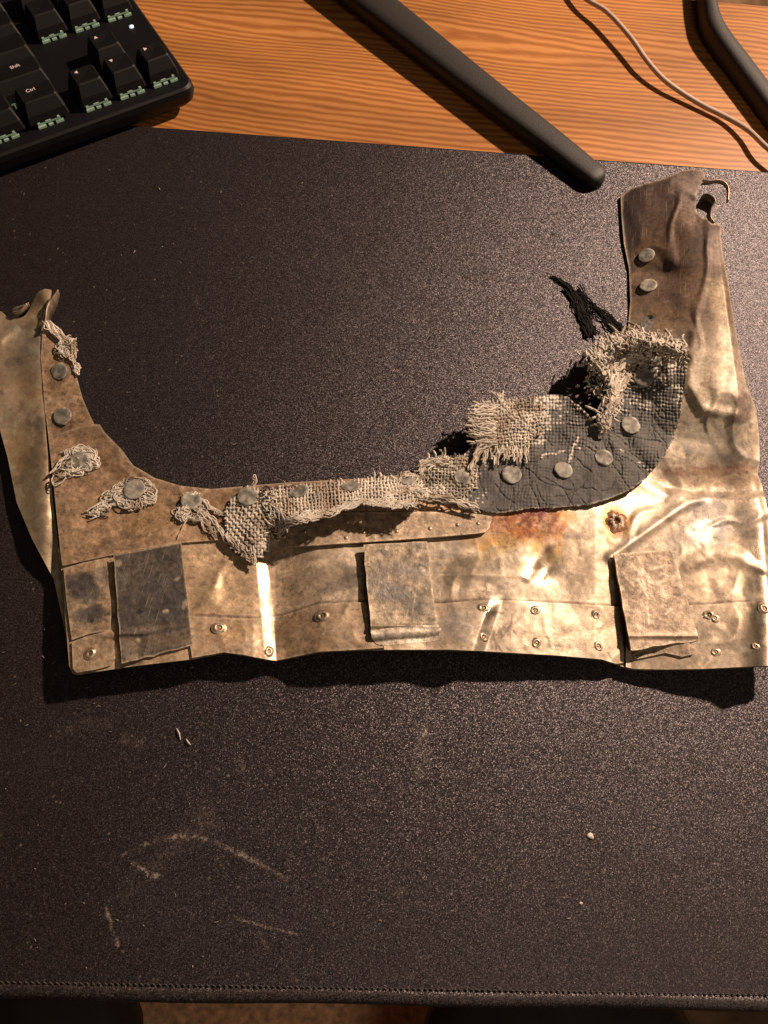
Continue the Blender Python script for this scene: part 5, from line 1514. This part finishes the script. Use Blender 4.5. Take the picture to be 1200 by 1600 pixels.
# small rivet pips on the cover strip and middle flap
def pip_mesh():
    V = [(0, 0, 0.0004)]; K = 10
    for rr, z in ((0.5, 0.00034), (0.9, 0.00015), (1.1, -0.0001)):
        for k in range(K): V.append((0.0009 * rr * math.cos(k * 2 * math.pi / K), 0.0009 * rr * math.sin(k * 2 * math.pi / K), z))
    F = [[0, 1 + k, 1 + (k + 1) % K] for k in range(K)] + [[1 + l * K + k, 1 + (l + 1) * K + k, 1 + (l + 1) * K + (k + 1) % K, 1 + l * K + (k + 1) % K] for l in range(2) for k in range(K)]
    me = bpy.data.meshes.new('pip'); me.from_pydata(V, [], F)
    a = me.color_attributes.new('Col', 'FLOAT_COLOR', 'POINT'); cc = np.ones((len(V), 4)); cc[:, :3] = TAN * 1.1; a.data.foreach_set('color', cc.ravel())
    me.polygons.foreach_set('use_smooth', np.ones(len(me.polygons), bool)); me.materials.append(M_metal); me.update()
    return me
PM = pip_mesh()
for (x, y) in ((444, 838), (476, 830), (541, 840), (568, 832), (672, 826), (715, 820), (747, 818), (620, 830)):
    p, n = normal_at(lift(0.0024), x, y)
    place(PM, 'rivet_pip', p, n, 0, 1.0 + 0.3 * random.random(), 0)

# rusted bolt hole: a flower of torn, corroded metal
def rust_bolt(cx, cy):
    g = np.random.default_rng(8)
    K = 40
    V = []; C = []
    prof = [(2.3, 0.0001), (1.9, 0.0004), (1.5, 0.0007), (1.25, 0.0013), (0.95, 0.0014), (0.62, 0.0009), (0.42, 0.0003), (0.2, 0.0003)]
    cols = [(0.40, 0.22, 0.09), (0.28, 0.11, 0.04), (0.50, 0.30, 0.17), (0.85, 0.66, 0.48), (0.80, 0.62, 0.45), (0.16, 0.06, 0.025), (0.05, 0.025, 0.015), (0.12, 0.05, 0.03)]
    p, n = normal_at(hbase, cx, cy)
    ax = np.cross(n, [0, 1, 0]); ax /= np.linalg.norm(ax); ay = np.cross(n, ax)
    lob = 1 + 0.09 * np.sin(np.arange(K) * 2 * math.pi / K * 5 + 1) + 0.07 * g.normal(size=K)
    for (rr, z), c in zip(prof, cols):
        for k in range(K):
            a = k * 2 * math.pi / K
            q = 0.0023 * rr * (lob[k] if rr > 0.5 else 1)
            V.append(p + ax * q * math.cos(a) + ay * q * math.sin(a) + n * (z * (1 + 0.35 * g.normal() * (0.4 < rr < 1.6))))
            C.append(np.array(c) * (0.7 + 0.6 * g.random()))
    F = [[l * K + k, l * K + (k + 1) % K, (l + 1) * K + (k + 1) % K, (l + 1) * K + k] for l in range(len(prof) - 1) for k in range(K)]
    F.append([(len(prof) - 1) * K + k for k in range(K)])
    m = metal_mat('rust', 0.0, 0.75, 0.95, 0.8, 1.0)
    mk('rusted_bolt', V, F, m, BR, True, np.array(C))
rust_bolt(963, 815)

# torn curl and wire hook at the arm's tip
def ribbon(name, pts, wz, mat, col, thick=0.0007):
    """a strip of sheet standing on edge along picture points (x,y,ztop), dropping wz"""
    P = np.array(smooth_poly([tuple(W(x, y, z)) for x, y, z in pts], 6, False))
    T = np.gradient(P, axis=0); T[:, 2] = 0; T /= np.linalg.norm(T, axis=1, keepdims=True) + 1e-9
    B = np.stack([-T[:, 1], T[:, 0], 0 * T[:, 0]], 1) * thick
    n = len(P); ww = np.interp(np.linspace(0, 1, n), np.linspace(0, 1, len(wz)), wz)
    D_ = np.zeros_like(P); D_[:, 2] = -ww
    V = np.concatenate([P, P + B, P + B + D_, P + D_])
    F = []
    for i in range(n - 1):
        for a, b_ in ((0, 1), (1, 2), (2, 3), (3, 0)):
            F.append([a * n + i, a * n + i + 1, b_ * n + i + 1, b_ * n + i])
    F += [[0, n, 2 * n, 3 * n], [n - 1, 4 * n - 1, 3 * n - 1, 2 * n - 1]]
    o = mk(name, V, F, mat, BR, True, np.tile(np.array(col, float), (len(V), 1)))
    return o
ribbon('torn_hook', [(1099, 281, 0.022), (1110, 282, 0.0225), (1124, 281, 0.023), (1134, 286, 0.023), (1138, 296, 0.022), (1137, 313, 0.021)], [0.004, 0.003, 0.0025, 0.002, 0.002], M_metal, TAN)
ribbon('torn_curl', [(1097, 308, 0.020), (1104, 303, 0.022), (1113, 307, 0.0235), (1117, 313, 0.0235), (1112, 323, 0.022), (1110, 338, 0.0205), (1116, 347, 0.020)], [0.010, 0.011, 0.010, 0.009, 0.008], M_metal, (0.30, 0.24, 0.18))
# looped scrap and thin upturned edge at the left wing's tip
ribbon('torn_curl', [(44, 472, 0.0135), (36, 476, 0.013), (24, 480, 0.012), (18, 484, 0.011), (22, 488, 0.011), (32, 485, 0.012), (42, 475, 0.0135)], [0.002, 0.003, 0.003, 0.002], M_metal, PALE)
ribbon('torn_edge', [(89, 452, 0.017), (82, 462, 0.0165), (76, 470, 0.016), (71, 482, 0.0155), (69, 500, 0.014), (63, 516, 0.013)], [0.003, 0.007, 0.008, 0.006, 0.003], M_metal, TAN * 0.7)
